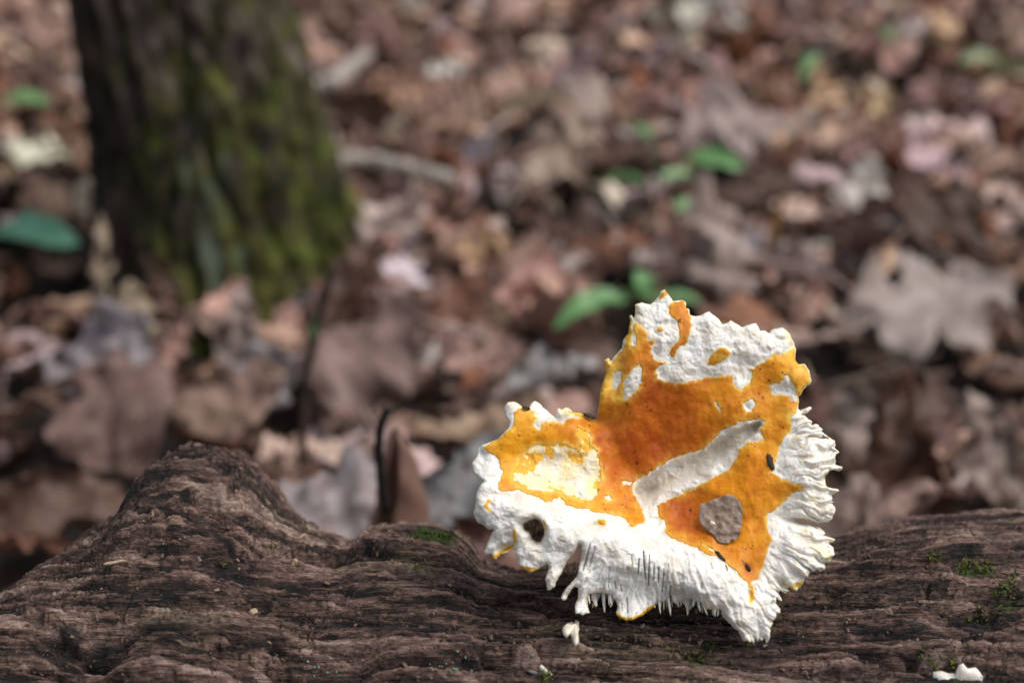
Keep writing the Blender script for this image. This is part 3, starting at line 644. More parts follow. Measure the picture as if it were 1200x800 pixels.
# --- hanging gills: tapered blades under the rim (root x,y -> tip x,y, width, set-back mm)
GILL = [((694,697),(697,714),9,3.0),((706,694),(707,721),6,3.5),((700,696),(692,716),7,4.5),((718,696),(714,714),8,3.5),((711,695),(705,708),6,5),((686,700),(682,719),8,4),
        ((772,703),(774,721),3.5,1.6),((777,702),(778,717),3,2.5),((783,700),(786,723),4,1.5),((766,708),(768,714),4,2),((800,702),(803,710),4,1.8),((806,703),(806,716),7,1.8),((809,704),(806,723),5,2.4),((814,703),(812,712),4,1.6),
        ((819,703),(821,717),4,1.4),((824,706),(829,721),3.2,1.2),((831,712),(835,712),4,1.5),((836,708),(840,715),7,2.2),((795,706),(794,711),4,1.4),((864,728),(879,751),12,2.8),((856,724),(866,738),9,3.2),((848,716),(858,730),8,3.0),
        ((940,481),(952,477),3.2,1.5),((972,548),(987,548),4,1.6),((968,572),(983,575),4,1.6),((962,628),(979,632),3.2,1.2),((958,640),(974,648),3.5,1.8),((955,650),(972,657),3.5,1.8),((950,634),(972,640),3.2,1.8),((948,658),(966,665),3.5,2),((915,690),(925,692),4,1.4),((908,697),(916,703),4,1.4),((905,712),(914,717),4,1.4),
        ((930,680),(933,692),9,2.5),((592,641),(580,654),6,2.2),((598,640),(594,647),6,2.6),((960,584),(978,588),3,1.5),((950,600),(974,606),3,1.5),
        ((890,745),(889,752),3,1.2),((897,746),(899,753),3,1.2),((884,748),(883,754),3,1.2),((960,505),(972,513),3,1.2),((968,520),(983,529),3.2,1.2),((970,534),(980,540),3,1.4)]
rg = np.random.RandomState(3)
for k in range(34):
    x = rg.uniform(764, 848) if k < 24 else rg.uniform(676, 722); y = np.interp(x, [676, 690, 720, 764, 790, 848], [716, 697, 699, 708, 703, 714]); q = rg.uniform(5, 15)
    GILL.append(((x, y - 4), (x + rg.uniform(-2, 3), y + q - 2), rg.uniform(2.2, 4.5), rg.uniform(1.5, 4.5)))
def rel_at(x, y):
    return float(relief(np.array([float(x)]), np.array([float(y)]))[0][0])
_gz = relief(np.array([float(g[0][0]) for g in GILL]), np.array([float(g[0][1]) for g in GILL]))[0]
for gi, (a_, b_, wd, sb) in enumerate(GILL):
    nseg = 9; a_ = np.array(a_, float); b_ = np.array(b_, float); dirv = b_ - a_; L = np.hypot(*dirv) + 1e-6; dirv /= L; perp = np.array([-dirv[1], dirv[0]])
    za = float(_gz[gi]); bow = rg.uniform(-.8, .8); V = []; sts = []
    for i in range(nseg):
        t = i / (nseg - 1); w = wd * .5 * ((1 - t) ** .55 * .75 + .25) * (1 - .55 * max(0, t - .85) / .15) * (1 + .14 * rg.uniform(-1, 1))
        c = a_ + dirv * L * t + perp * bow * math.sin(t * 3.1) + perp * rg.uniform(-.25, .25)
        zc = za - sb + .6 * t + rg.uniform(-.1, .1)
        for sgn, dz in ((-1, -.25), (-.55, .18), (0, .42), (.55, .18), (1, -.25), (.4, -4.5 * (1 - .75 * t)), (-.4, -4.5 * (1 - .75 * t))):
            q = c + perp * w * sgn; V.append(cap_pt(np.array([q[0]]), np.array([q[1]]))[0] + mv * (zc + dz) * mm); sts.append(.10 + .24 * t ** 3)
    k = 7; Fq = grid_faces(nseg, k, True)
    caps = np.array([[j for j in range(k)][::-1], [(nseg - 1) * k + j for j in range(k)]])
    me = mesh_np('gill', np.array(V), [Fq, caps]); attr(me, 'stain', sts); attr(me, 'grime', np.zeros(len(sts)))
    obj('gill', me, M_flesh, mush)
# --- stalk, runs back and down into the log
s0 = Vector(cap_pt(np.array([770.]), np.array([600.]))[0]) - MV * .016
sp_, sf_ = tube(spline([s0 - MV * .010, s0 - MV * .004 + Vector((.002, .012, -.018)), s0 + Vector((.002, .016, -.05))], 10), np.interp(np.linspace(0, 1, 10), [0, .2, 1], [.016, .011, .012]), 18, 2, .05)
me = mesh_np('stalk', sp_, sf_); attr(me, 'stain', np.full(len(sp_), .2)); attr(me, 'grime', np.full(len(sp_), .2)); obj('stalk', me, M_flesh, mush)

# --- what lies on the cap
def cap_surface(x, y, lift):
    z = macro(np.array([float(x)]), np.array([float(y)]))[0] + float(fleshy(np.array([float(x)]), np.array([float(y)]), np.array([-5.]), np.array([50.]))[0])
    return cap_pt(np.array([float(x)]), np.array([float(y)]))[0] + mv * ((z + .28 + lift) * mm)
FR = [(821,590),(826,589.5),(830,588),(836,585),(843,582.5),(850,579.5),(855,578.5),(861,581),(865,585),(868,590),(870.5,600),(870,610),(868,620),(866,629),(862,633),(859,634),(858,630),(855,636),(850,637),(844,636.5),(841,634),(838,629),(834,625),(829,622),(824,617),(820,612),(819.5,603),(820,596)]
u, v, F, be = cap_grid([FR], 817, 873, 576, 640, 1.5)
sd = poly_sdf(u, v, [FR])[0]
zz = macro(u, v) * .35 + .65 * macro(np.array([845.]), np.array([608.]))[0] + 2.7 + .05 * (u - 845) - .03 * (v - 608) + .9 * np.abs(fbm(u / 14, v / 14, 3.0, 2)) + .25 * np.exp(-((u - 845 - .3 * (v - 608)) / 3) ** 2)
top = cap_pt(u, v) + mv * (zz * mm)[:, None]; n = len(u)
a, b, c = top[F[0, 0]], top[F[0, 1]], top[F[0, 2]]
W = np.stack([be[:, 0], be[:, 1], be[:, 1] + n, be[:, 0] + n], -1)
if np.dot(np.cross(b - a, c - a), mv) < 0: F = F[:, ::-1]
else: W = W[:, ::-1]
tag(obj('leaf_fragment', mesh_np('leaf_fragment', np.concatenate([top, top - mv * .5 * mm]), [F, F[:, ::-1] + n, W]), M_frag),
    'torn grey-brown scrap of dead leaf lying on the orange cap', 'leaf scrap')
def crumb_mesh(name, c, ax, r, seed):
    """irregular lump: c centre, ax long axis vector (half length), r half thickness"""
    rs = np.random.RandomState(seed); nu, nv = 9, 9; c = np.array(c); ax = np.array(ax); L = np.linalg.norm(ax); a = ax / L
    b = np.cross(a, [.3, .2, .93]); b /= np.linalg.norm(b); d = np.cross(a, b); V = []
    for i in range(nu):
        t = -1 + 2 * i / (nu - 1); w = math.sqrt(max(1 - abs(t) ** 3, .02))
        for j in range(nv):
            an = 2 * math.pi * j / nv; k = 1 + .35 * rs.uniform(-1, 1)
            V.append(c + ax * t + (b * math.cos(an) + d * math.sin(an)) * r * w * k)
    caps = np.array([[j for j in range(nv)][::-1], [(nu - 1) * nv + j for j in range(nv)]])
    return mesh_np(name, np.array(V), [grid_faces(nu, nv, True), caps])
def seg_on_cap(p, q, lift=.2): 
    a = cap_surface(*p, lift); b = cap_surface(*q, lift); return (a + b) / 2, (b - a) / 2
c_, a_ = seg_on_cap((838, 645), (850, 657)); tag(obj('bark_crumb', crumb_mesh('bark_crumb', c_, a_, .0005, 1), M_crumb), 'longer dark splinter at the rim of the orange cap, left of another', 'debris', 'dark splinters on the cap')
c_, a_ = seg_on_cap((874, 660), (879, 669)); tag(obj('bark_crumb', crumb_mesh('bark_crumb', c_, a_, .0006, 2), M_crumb), 'short dark splinter in the lower point of the orange cap', 'debris', 'dark splinters on the cap')
c_, a_ = seg_on_cap((900, 531), (906, 551), .0); tag(obj('bark_crumb', crumb_mesh('bark_crumb', c_, a_, .0009, 3), M_crumb), 'dark brown splinter stuck between orange skin and right white lobe', 'debris', 'dark splinters on the cap')
c_, a_ = seg_on_cap((682, 483), (696, 488), -.3); tag(obj('bark_crumb', crumb_mesh('bark_crumb', c_, a_, .0006, 5), M_crumb), 'dark crumb lodged in the notch between the two cap lobes', 'debris', 'dark splinters on the cap')
c_, a_ = seg_on_cap((612, 477), (622, 479), -.2); tag(obj('bark_crumb', crumb_mesh('bark_crumb', c_, a_, .0005, 6), M_crumb), 'dark crumb on the top edge of the left cap lobe', 'debris', 'dark splinters on the cap')
cc = np.mean(top, 0)
pc = cap_pt(np.array([835.]), np.array([613.]))[0] + mv * ((macro(np.array([845.]), np.array([608.]))[0] + 3.4) * mm)
o = obj('white_crumb', crumb_mesh('white_crumb', pc, np.array([.0008, 0, -.0003]), .0006, 9), mat_plain('white_crumb', (.6, .5, .35), (.8, .75, .65), 900)); tag(o, 'tiny white crumb on the leaf scrap on the cap', 'crumb')
# scattered soil specks on the cap
sv, sf = [], []; rs = np.random.RandomState(12); cnt = 0
skin_s = lambda x, y: poly_sdf(np.array([float(x)]), np.array([float(y)]), SKSET)[0][0]
fixed = [(743,528,1.5),(810,598,1.7),(763,479,1.7),(718,534,.9),(762,401,.8),(891,432,1.5),(906,426,1.2),(893,452,1.1),(708,597,1.3),(706,591,1),(728,592,1.3),(732,595,1.2),(800,534,.8),(826,482,.9),(888,606,1),(870,641,.9),(881,642,1.1),(874,643,1),(822,636,.9)]
cx_ = rs.uniform(560, 985, 420); cy_ = rs.uniform(345, 740, 420); so_ = poly_sdf(cx_, cy_, [OUT])[0]; ss_ = poly_sdf(cx_, cy_, SKSET)[0]
fixed += [(x, y, rs.uniform(.25, .75)) for x, y, o_, k_ in zip(cx_, cy_, so_, ss_) if k_ < -3 or (rs.rand() < .3 and o_ < -8 and k_ > 4)]
fx_ = np.array(fixed); fs_ = poly_sdf(fx_[:, 0], fx_[:, 1], SKSET)[0]; fz_ = relief(fx_[:, 0], fx_[:, 1])[0]
for (x, y, r_), sk_, z_ in zip(fixed, fs_, fz_):
    c = cap_pt(np.array([x]), np.array([y]))[0] + mv * (z_ + (.32 if sk_ < 0 else .05)) * mm
    for k in range(8):
        d = rs.normal(size=3); d /= np.linalg.norm(d)
        sv.append(c + np.array([(-1 if k & 1 else 1), (-1 if k & 2 else 1), (-1 if k & 4 else 1)]) * r_ * .00012 * rs.uniform(.6, 1.3, 3))
    b = len(sv) - 8
    sf += [[b+0,b+2,b+3,b+1],[b+4,b+5,b+7,b+6],[b+0,b+1,b+5,b+4],[b+2,b+6,b+7,b+3],[b+0,b+4,b+6,b+2],[b+1,b+3,b+7,b+5]]
tag(obj('soil_specks', mesh_np('soil_specks', np.array(sv), np.array(sf)), M_crumb), 'fine dark soil specks sprinkled over the orange cap', 'soil specks', kind='stuff')


# ------------------------------------------------------------------ the tree
def build_tree():
    nz = 220; nt = 150
    zz = np.concatenate([np.linspace(-.03, .42, 170), np.linspace(.42, 4.2, 51)[1:]])
    t = np.linspace(0, 2 * math.pi, nt, endpoint=False)
    Z, T = np.meshgrid(zz, t, indexing='ij')
    yc = 1.20
    cx = np.interp(zz, [-.03, 0, .10, .25, .6, 4.2], [-.246, -.247, -.258, -.277, -.31, -.55])[:, None]
    rad = np.interp(zz, [-.03, .0, .03, .08, .15, .25, .6, 4.2], [.145, .130, .117, .1065, .099, .093, .088, .05])[:, None]
    flare = np.exp(-np.maximum(Z, 0) / .07) * .020 * (np.maximum(np.cos(T * 4 + .6), 0) ** 2)
    r = rad + flare
    furrow = np.abs(fbm(np.cos(T) * 4.5 + np.sin(T) * .1, np.sin(T) * 4.5 + Z * 2.2, Z * 3.5, 3))
    r = r - .016 * np.exp(-(furrow / .13) ** 2) + .005 * fbm(np.cos(T) * 12, np.sin(T) * 12 + Z * 9, Z * 9, 3) + .004 * fbm(np.cos(T) * 30, np.sin(T) * 30 + Z * 21, Z * 33, 2)
    V = np.stack([cx + r * np.cos(T), yc + r * np.sin(T), Z], -1).reshape(-1, 3)
    me = mesh_np('trunk', V, [grid_faces(len(zz), nt, True), np.array([[(len(zz) - 1) * nt + j for j in range(nt)]])])
    g = np.stack([T * .1, Z, Z * 0], -1).reshape(-1, 3).astype(np.float32)
    a = me.attributes.new('grain', 'FLOAT_VECTOR', 'POINT'); a.data.foreach_set('vector', g.ravel())
    side = np.cos(T - R(-28))                                   # moss grows on the right-hand side
    moss = .30 + .70 * sstep(-.9, .95, side) * (1 - .45 * sstep(.1, .3, Z)) + .25 * sstep(.1, 0, Z) * sstep(-.3, .3, side)
    lich = np.exp(-((np.mod(T - R(-82) + math.pi, 2 * math.pi) - math.pi) / .38) ** 2) * sstep(.32, .1, Z)
    exposed = .42 + .58 * sstep(-.35, .45, side) * (.6 + .4 * sstep(.1, .28, Z)); attr(me, 'exposed', exposed.ravel())  # tan bark at upper right, plus the lit side painted lighter than the left
    attr(me, 'moss', moss.ravel()); attr(me, 'lichen', lich.ravel())
    return me, V, cx, rad
tree_me, tree_V, tcx, trad = build_tree()
tree = tag(empty('tree', (-.243, 1.20, 0)), 'thick tree trunk with dark bark and green moss at upper left', 'tree')
obj('trunk', tree_me, M_tree, tree)
def tufts(name, pts, nrm, n, h, spread, seed, parent, mat=M_moss):
    rs = np.random.RandomState(seed); V = []; F = []
    for i in range(n):
        k = rs.randint(len(pts)); p = np.array(pts[k]) + rs.normal(size=3) * spread; nn = np.array(nrm[k]) + rs.normal(size=3) * .55; nn /= np.linalg.norm(nn)
        hh = h * rs.uniform(.4, 1.3); s = np.cross(nn, rs.normal(size=3)); s /= np.linalg.norm(s); b = len(V)
        V += [p - s * hh * .16, p + s * hh * .16, p + nn * hh * .55 + s * hh * .12, p + nn * hh * .55 - s * hh * .12, p + nn * hh]
        F += [[b, b + 1, b + 2], [b, b + 2, b + 3], [b + 3, b + 2, b + 4]]
    return tag(obj(name, mesh_np(name, np.array(V), np.array(F), False), mat, parent), kind='stuff')
rs = np.random.RandomState(4); mp_, mn_ = [], []
for i in range(900):
    z = abs(rs.normal()) * .05; an = R(rs.normal(-12, 18)); k = np.interp(z, [-.03, .0, .03, .08, .15, .25, .6], [.135, .122, .113, .1045, .098, .093, .088]); x = np.interp(z, [0, .10, .25, .6], [-.247, -.258, -.277, -.31])
    mp_.append((x + (k - .003) * math.cos(an), 1.20 + (k - .003) * math.sin(an), z)); mn_.append((math.cos(an), math.sin(an), .3))
tufts('moss', mp_, mn_, 2200, .007, .003, 5, tree)
# moss cushions on the log
for i, (px, py, sx, sy, n, h) in enumerate([(508, 630, 15, 3, 130, .0015), (1140, 667, 14, 4, 200, .0016), (1185, 690, 16, 8, 120, .0018), (1150, 722, 10, 8, 40, .002), (1095, 650, 4, 2, 30, .002), (490, 668, 6, 1.5, 40, .0015), (262, 662, 3, 2, 20, .0016), (320, 641, 3, 1.5, 20, .0016), (1090, 770, 6, 6, 30, .002), (1120, 776, 6, 6, 30, .002), (820, 765, 20, 5, 160, .0018), (690, 672, 14, 8, 120, .0014), (640, 790, 6, 3, 40, .0018)]):
    rs = np.random.RandomState(40 + i); pp, nn = [], []
    for k in range(40):
        p, nm = log_surf(px + rs.normal() * sx, py + rs.normal() * sy)
        if p: pp.append(tuple(p)); nn.append(tuple(nm))
    if pp: tufts('moss', pp, nn, n, h, .0006, i, log_root)
# little round lichen cups in the rot cavities
lv, lf = [], []
rs = np.random.RandomState(77)
for cxp, cyp, n in [(380, 782, 8), (520, 786, 9), (545, 778, 5), (215, 642, 2), (160, 613, 1), (640, 775, 3)]:
    for k in range(n):
        p, nm = log_surf(cxp + rs.normal() * 18, cyp + rs.normal() * 8)
        if not p: continue
        r_ = rs.uniform(.0002, .00048); a = nm.orthogonal().normalized(); b = nm.cross(a); base = len(lv)
        for j in range(6): lv.append(p + nm * .0002 + (a * math.cos(j * 1.047) + b * math.sin(j * 1.047)) * r_)
        lv.append(p + nm * .0011)
        lf += [[base + j, base + (j + 1) % 6, base + 6] for j in range(6)]
tag(obj('lichen', mesh_np('lichen', np.array([list(q) for q in lv]), np.array(lf)), M_lich, log_root), kind='stuff')

# ------------------------------------------------------------------ bits lying on the log
def flesh_bit(px_pts, label, thick=.0018, lift=.0008, seed=0, stained=.25):
    pts = np.array(px_pts, float); c = pts.mean(0); p0, nm = log_surf(*c)
    V = []; rs = np.random.RandomState(seed); n = len(pts)
    side = nm.cross(Vector((1, 0, 0))).normalized()
    ring = []
    for q in pts:
        d = ray(*q); t = (p0 + nm * lift - CAM).dot(nm) / d.dot(nm); ring.append(np.array(CAM + d * t))
    ring = np.array(ring); ce = ring.mean(0); nn = np.array(nm)
    for k, (s, h) in enumerate(((1, 0), (1.0, .55), (.8, 1), (.4, 1.15))):
        for q in ring: V.append(ce + (q - ce) * s + nn * (thick * h * rs.uniform(.8, 1.2) - .0005))
    V.append(ce + nn * thick * 1.2); V.append(ce - nn * .0006)
    F = grid_faces(4, n, True); T = [[3 * n + j, 3 * n + (j + 1) % n, 4 * n] for j in range(n)] + [[(j + 1) % n, j, 4 * n + 1] for j in range(n)]
    me = mesh_np('mushroom_fragment', np.array(V), [F, np.array(T)]); attr(me, 'stain', np.full(len(V), stained)); attr(me, 'grime', np.clip(.35 + .5 * fbm(np.array(V)[:, 0] * 900, np.array(V)[:, 2] * 900, 2.0, 2), 0, .9))
    return tag(obj('mushroom_fragment', me, M_flesh), label, 'mushroom scrap', 'white mushroom scraps on the log')
flesh_bit([(659,737),(662,733),(668,732),(671,735),(673,730),(672,727),(675,728),(678,733),(678,740),(676,745),(678,752),(676,755),(673,753),(671,746),(669,742),(665,745),(661,742)], 'small white mushroom scrap on the log just below the gills', seed=1)
flesh_bit([(632,781),(635,779),(640,784),(648,790),(647,793),(641,792),(636,788)], 'tiny white mushroom sliver near the bottom edge of the log', .0012, seed=2)
flesh_bit([(1094,788),(1104,787),(1112,790),(1120,790),(1124,780),(1129,778),(1134,784),(1144,783),(1152,792),(1156,800),(1158,812),(1140,820),(1112,816),(1098,806),(1092,796)], 'pale torn mushroom piece cut off by the lower right edge', .002, .0, seed=3, stained=.05)
def log_bit(px, py, r, ang, L, mat, name, label, cat, seed):
    p, nm = log_surf(px, py); a = (Vector((1, 0, 0)) * math.cos(R(ang)) + nm.cross(Vector((1, 0, 0))) * math.sin(R(ang))).normalized()
    tag(obj(name, crumb_mesh(name, p + nm * r * .6, a * L, r, seed), mat), label, cat, 'crumbs on the log')
log_bit(298, 715, .0011, 20, .0013, M_bit, 'wood_crumb', 'small round tan crumb on the front of the log', 'crumb', 21)
log_bit(345, 658, .0008, 60, .0012, M_bit, 'wood_crumb', 'small pale crumb in the saddle right of the log knot', 'crumb', 22)
log_bit(135, 659, .0005, 10, .0034, M_bit, 'wood_splinter', 'tan wood splinter lying on the log left of the knot', 'splinter', 23)
log_bit(351, 630, .0004, 50, .0022, M_bit, 'wood_splinter', 'thin yellowish needle standing on the saddle of the log', 'splinter', 24)
log_bit(628, 790, .0006, -40, .0030, mat_plain('grey_chip', (.16, .14, .15), (.3, .28, .29), 300), 'bark_chip', 'grey bark chip beside the white sliver at bottom of log', 'bark chip', 25)
rs = np.random.RandomState(303); cv_, cf_ = [], []
for k in range(900):
    px = rs.uniform(5, 1195); py = rs.uniform(600, 798) if k % 3 else rs.uniform(690, 760)
    if k % 3 == 0: px = rs.normal(760, 110)
    p, nm = log_surf(px, py)
    if not p or p.y > LY + .13: continue
    r_ = min(.00019 * math.exp(rs.normal(0, .5)), .00042); ax = Vector(rs.normal(size=3)).normalized(); bx_ = ax.orthogonal().normalized(); cx2 = ax.cross(bx_); b = len(cv_); el = rs.uniform(1, 2.6)
    for j in range(8):
        q = p + nm * r_ * .7 + ax * r_ * el * (1 if j & 1 else -1) * rs.uniform(.6, 1.1) + bx_ * r_ * (1 if j & 2 else -1) * rs.uniform(.5, 1.1) + cx2 * r_ * (1 if j & 4 else -1) * rs.uniform(.4, 1.0); cv_.append(list(q))
    cf_ += [[b+0,b+2,b+3,b+1],[b+4,b+5,b+7,b+6],[b+0,b+1,b+5,b+4],[b+2,b+6,b+7,b+3],[b+0,b+4,b+6,b+2],[b+1,b+3,b+7,b+5]]
tag(obj('wood_crumbs', mesh_np('wood_crumbs', np.array(cv_), np.array(cf_), False), mat_plain('rotten_crumb', (.02, .012, .009), (.24, .165, .12), 260, .85)), 'fine brown crumbs of rotten wood strewn over the log', 'wood crumbs', kind='stuff')

# ------------------------------------------------------------------ dead leaves
def leaf_shape(kind, bend, cup, twist, wave, seed, nr=22, nc=9, fold=0.0, petiole=.2, crumple=0.0):
    """unit-length leaf lying along +X; returns verts, faces, uv"""
    rs = np.random.RandomState(seed); t = np.linspace(0, 1, nr); vv = np.linspace(-1, 1, nc)
    T, Vv = np.meshgrid(t, vv, indexing='ij')
    if kind == 'oak':
        env = np.sin(np.pi * np.clip(T, 0, 1) ** .85) ** .75 * .36; nl = 3.5 + rs.rand()
        cut = .5 + .5 * np.cos(2 * math.pi * (T * nl + .15 + .12 * np.sign(Vv) + .22 * pnoise(T * 3.0 + seed, np.sign(Vv) * 1.5, 5.0)))
        half = env * (.38 + .62 * cut ** .7) + .012
        sh = .10
    elif kind == 'narrow':
        half = np.sin(np.pi * T ** .9) ** .8 * .16 + .004; sh = .02
    elif kind == 'broad':
        half = np.sin(np.pi * T ** .72) ** .7 * .40 + .006; sh = .03
    else:
        half = np.sin(np.pi * T ** .8) ** .85 * .27 + .005; sh = .03
    half = half * (1 + .10 * pnoise(T * 7, np.sign(Vv) * 3.0, seed * 1.7))
    X = T + sh * np.abs(Vv) * np.sin(np.pi * T) ; Y = Vv * half
    Z = wave * (pnoise(X * 3.1 + seed, Y * 5, 1.0) * .7 + .5 * pnoise(X * 7 + seed, Y * 9, 4.0)) * (.4 + np.abs(Vv)) + fold * np.abs(Y)
    Z = Z + crumple * (np.abs(pnoise(X * 4.3 + seed * 2.1, Y * 6.0, 7.0)) + .5 * np.abs(pnoise(X * 9 + seed, Y * 12, 9.0))) + crumple * .5 * np.abs(Vv) ** 3 * pnoise(X * 5, np.sign(Vv) * 2.5, seed * 1.3)
    if abs(cup) > 1e-3:
        a = Y / .3 * cup; Rr = .3 / cup; Y, Z = np.sin(a) * (Rr - Z), Rr - np.cos(a) * (Rr - Z)
    tw = twist * (X - .5); Y, Z = Y * np.cos(tw) - Z * np.sin(tw), Y * np.sin(tw) + Z * np.cos(tw)
    X = X - .5
    if abs(bend) > 1e-3:
        a = X * bend; Rr = 1 / bend; X, Z = np.sin(a) * (Rr - Z), Rr - np.cos(a) * (Rr - Z)
    V = np.stack([X, Y, Z], -1).reshape(-1, 3); UV = np.stack([T, Vv], -1).reshape(-1, 2); F = grid_faces(nr, nc)[:, ::-1]
    if petiole:
        mid = nc // 2; b0 = np.array([X[0, mid], Y[0, mid], Z[0, mid]]); d = b0 - np.array([X[2, mid], Y[2, mid], Z[2, mid]]); d /= np.linalg.norm(d)
        cv = rs.normal(size=3) * .25
        pts = [b0 - d * .02, b0 + d * petiole * .5 + cv * petiole * .1, b0 + d * petiole + cv * petiole * .4]
        pv, pf = tube(pts, [.010, .008, .007], 4); k = len(V); V = np.concatenate([V, pv]); UV = np.concatenate([UV, np.zeros((len(pv), 2))])
        return V, [F, pf[0] + k, pf[1] + k], UV
    return V, [F], UV
KINDS = ['oak', 'oval', 'oak', 'oval', 'broad', 'narrow', 'oak', 'oval']
rs = np.random.RandomState(11)
VAR = []
for i in range(48):
    k = KINDS[i % 8]; bend = rs.uniform(-1.1, 1.3); cup = rs.choice([-1, 1]) * rs.uniform(.2, 1.5); tw = rs.uniform(-.9, .9); wave = rs.uniform(.08, .22); fold = rs.uniform(-.3, .5)
    if i % 11 == 0: cup = 2.6
    prm = (k, bend, cup, tw, wave, i + 1)
    cr = rs.uniform(.05, .26); hi = leaf_shape(*prm, nr=24, nc=11, fold=fold, crumple=cr); lo = leaf_shape(*prm, nr=13, nc=5, fold=fold, petiole=0, crumple=cr)
    me = mesh_np('fallen_leaf', hi[0], hi[1]); attr_v2(me, 'leaf_uv', hi[2]); me.materials.append(M_leaf)
    VAR.append(dict(kind=k, me=me, hi=hi, lo=lo, curl=abs(cup) + .6 * abs(bend)))
PAL = [('pinkish brown', (.265, .170, .140), 26), ('tan', (.33, .235, .165), 14), ('pale beige', (.45, .365, .29), 9), ('greyish mauve', (.30, .240, .230), 11), ('dark brown', (.070, .042, .030), 17),
       ('rust brown', (.165, .075, .042), 7), ('grey', (.31, .295, .285), 7), ('mid brown', (.145, .092, .068), 16), ('yellowish', (.38, .28, .16), 1)]
pw = np.array([p[2] for p in PAL], float); pw /= pw.sum()
def rot(yaw, pitch, roll):
    return (Matrix.Rotation(yaw, 3, 'Z') @ Matrix.Rotation(pitch, 3, 'Y') @ Matrix.Rotation(roll, 3, 'X'))
leaves = []      # dicts: var, M (3x3 incl scale), loc, pal, jitter
rs = np.random.RandomState(23)
def blocked(x, y):
    zt = math.hypot(x + .243, y - 1.20) < .118
    return zt or (abs(y - LY) < .15 and -1.1 < x < 1.2)
def sow(n, y0, y1, zlo, zhi, s0, s1, tilt, dark):
    k = 0
    while k < n:
        y = rs.uniform(y0, y1); half = .62 + y * .52
        x = rs.uniform(-half, half)
        if blocked(x, y): continue
        k += 1
        vi = rs.randint(len(VAR)); L = rs.uniform(s0, s1) * (.80 + .22 * min(max(y - 1.0, 0), 1.5)) * (1.0 if VAR[vi]['kind'] != 'broad' else .8)
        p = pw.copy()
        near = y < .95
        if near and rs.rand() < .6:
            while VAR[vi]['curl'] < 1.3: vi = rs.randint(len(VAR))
        if dark or (near and rs.rand() < .55): p = p * np.array([.8, .3, .08, .3, 3.5, 1.6, .15, 2, .1]); p /= p.sum()  # many leaves near the log coloured darker to stand in for shade
        pi = rs.choice(len(PAL), p=p); col = np.array(PAL[pi][1]) * rs.uniform(.85, 2.4) * np.array([1.06, rs.uniform(.95, 1.05), rs.uniform(.92, 1.08)])
        Rm = rot(rs.uniform(0, 2 * math.pi), rs.normal(0, tilt), rs.normal(0, tilt) + (math.pi if rs.rand() < .5 else 0))
        loc = np.array([x, y, float(ground_h(np.array(x), np.array(y))) + rs.uniform(zlo, zhi) + .15 * L * abs(math.sin(tilt))])
        pi = int(np.argmin([np.sum((np.log(np.array(q[1])) - np.log(np.clip(col, .01, .8))) ** 2) for q in PAL]))
        leaves.append(dict(v=vi, R=np.array(Rm), L=L, loc=loc, p=pi, col=np.clip(col, .005, .8), hero=None))
sow(3600, .42, 4.6, -.004, .010, .06, .10, .2, True)  # bottom layer coloured dark so the gaps look shaded
sow(3000, .42, 4.6, .006, .026, .06, .115, .34, False)
sow(1300, .42, 4.6, .014, .042, .05, .10, .55, False)
sow(900, .42, 4.6, .008, .046, .016, .038, .6, False)
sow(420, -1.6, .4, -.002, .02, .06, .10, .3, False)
sow(500, 4.6, 7.5, -.002, .03, .07, .11, .4, False)
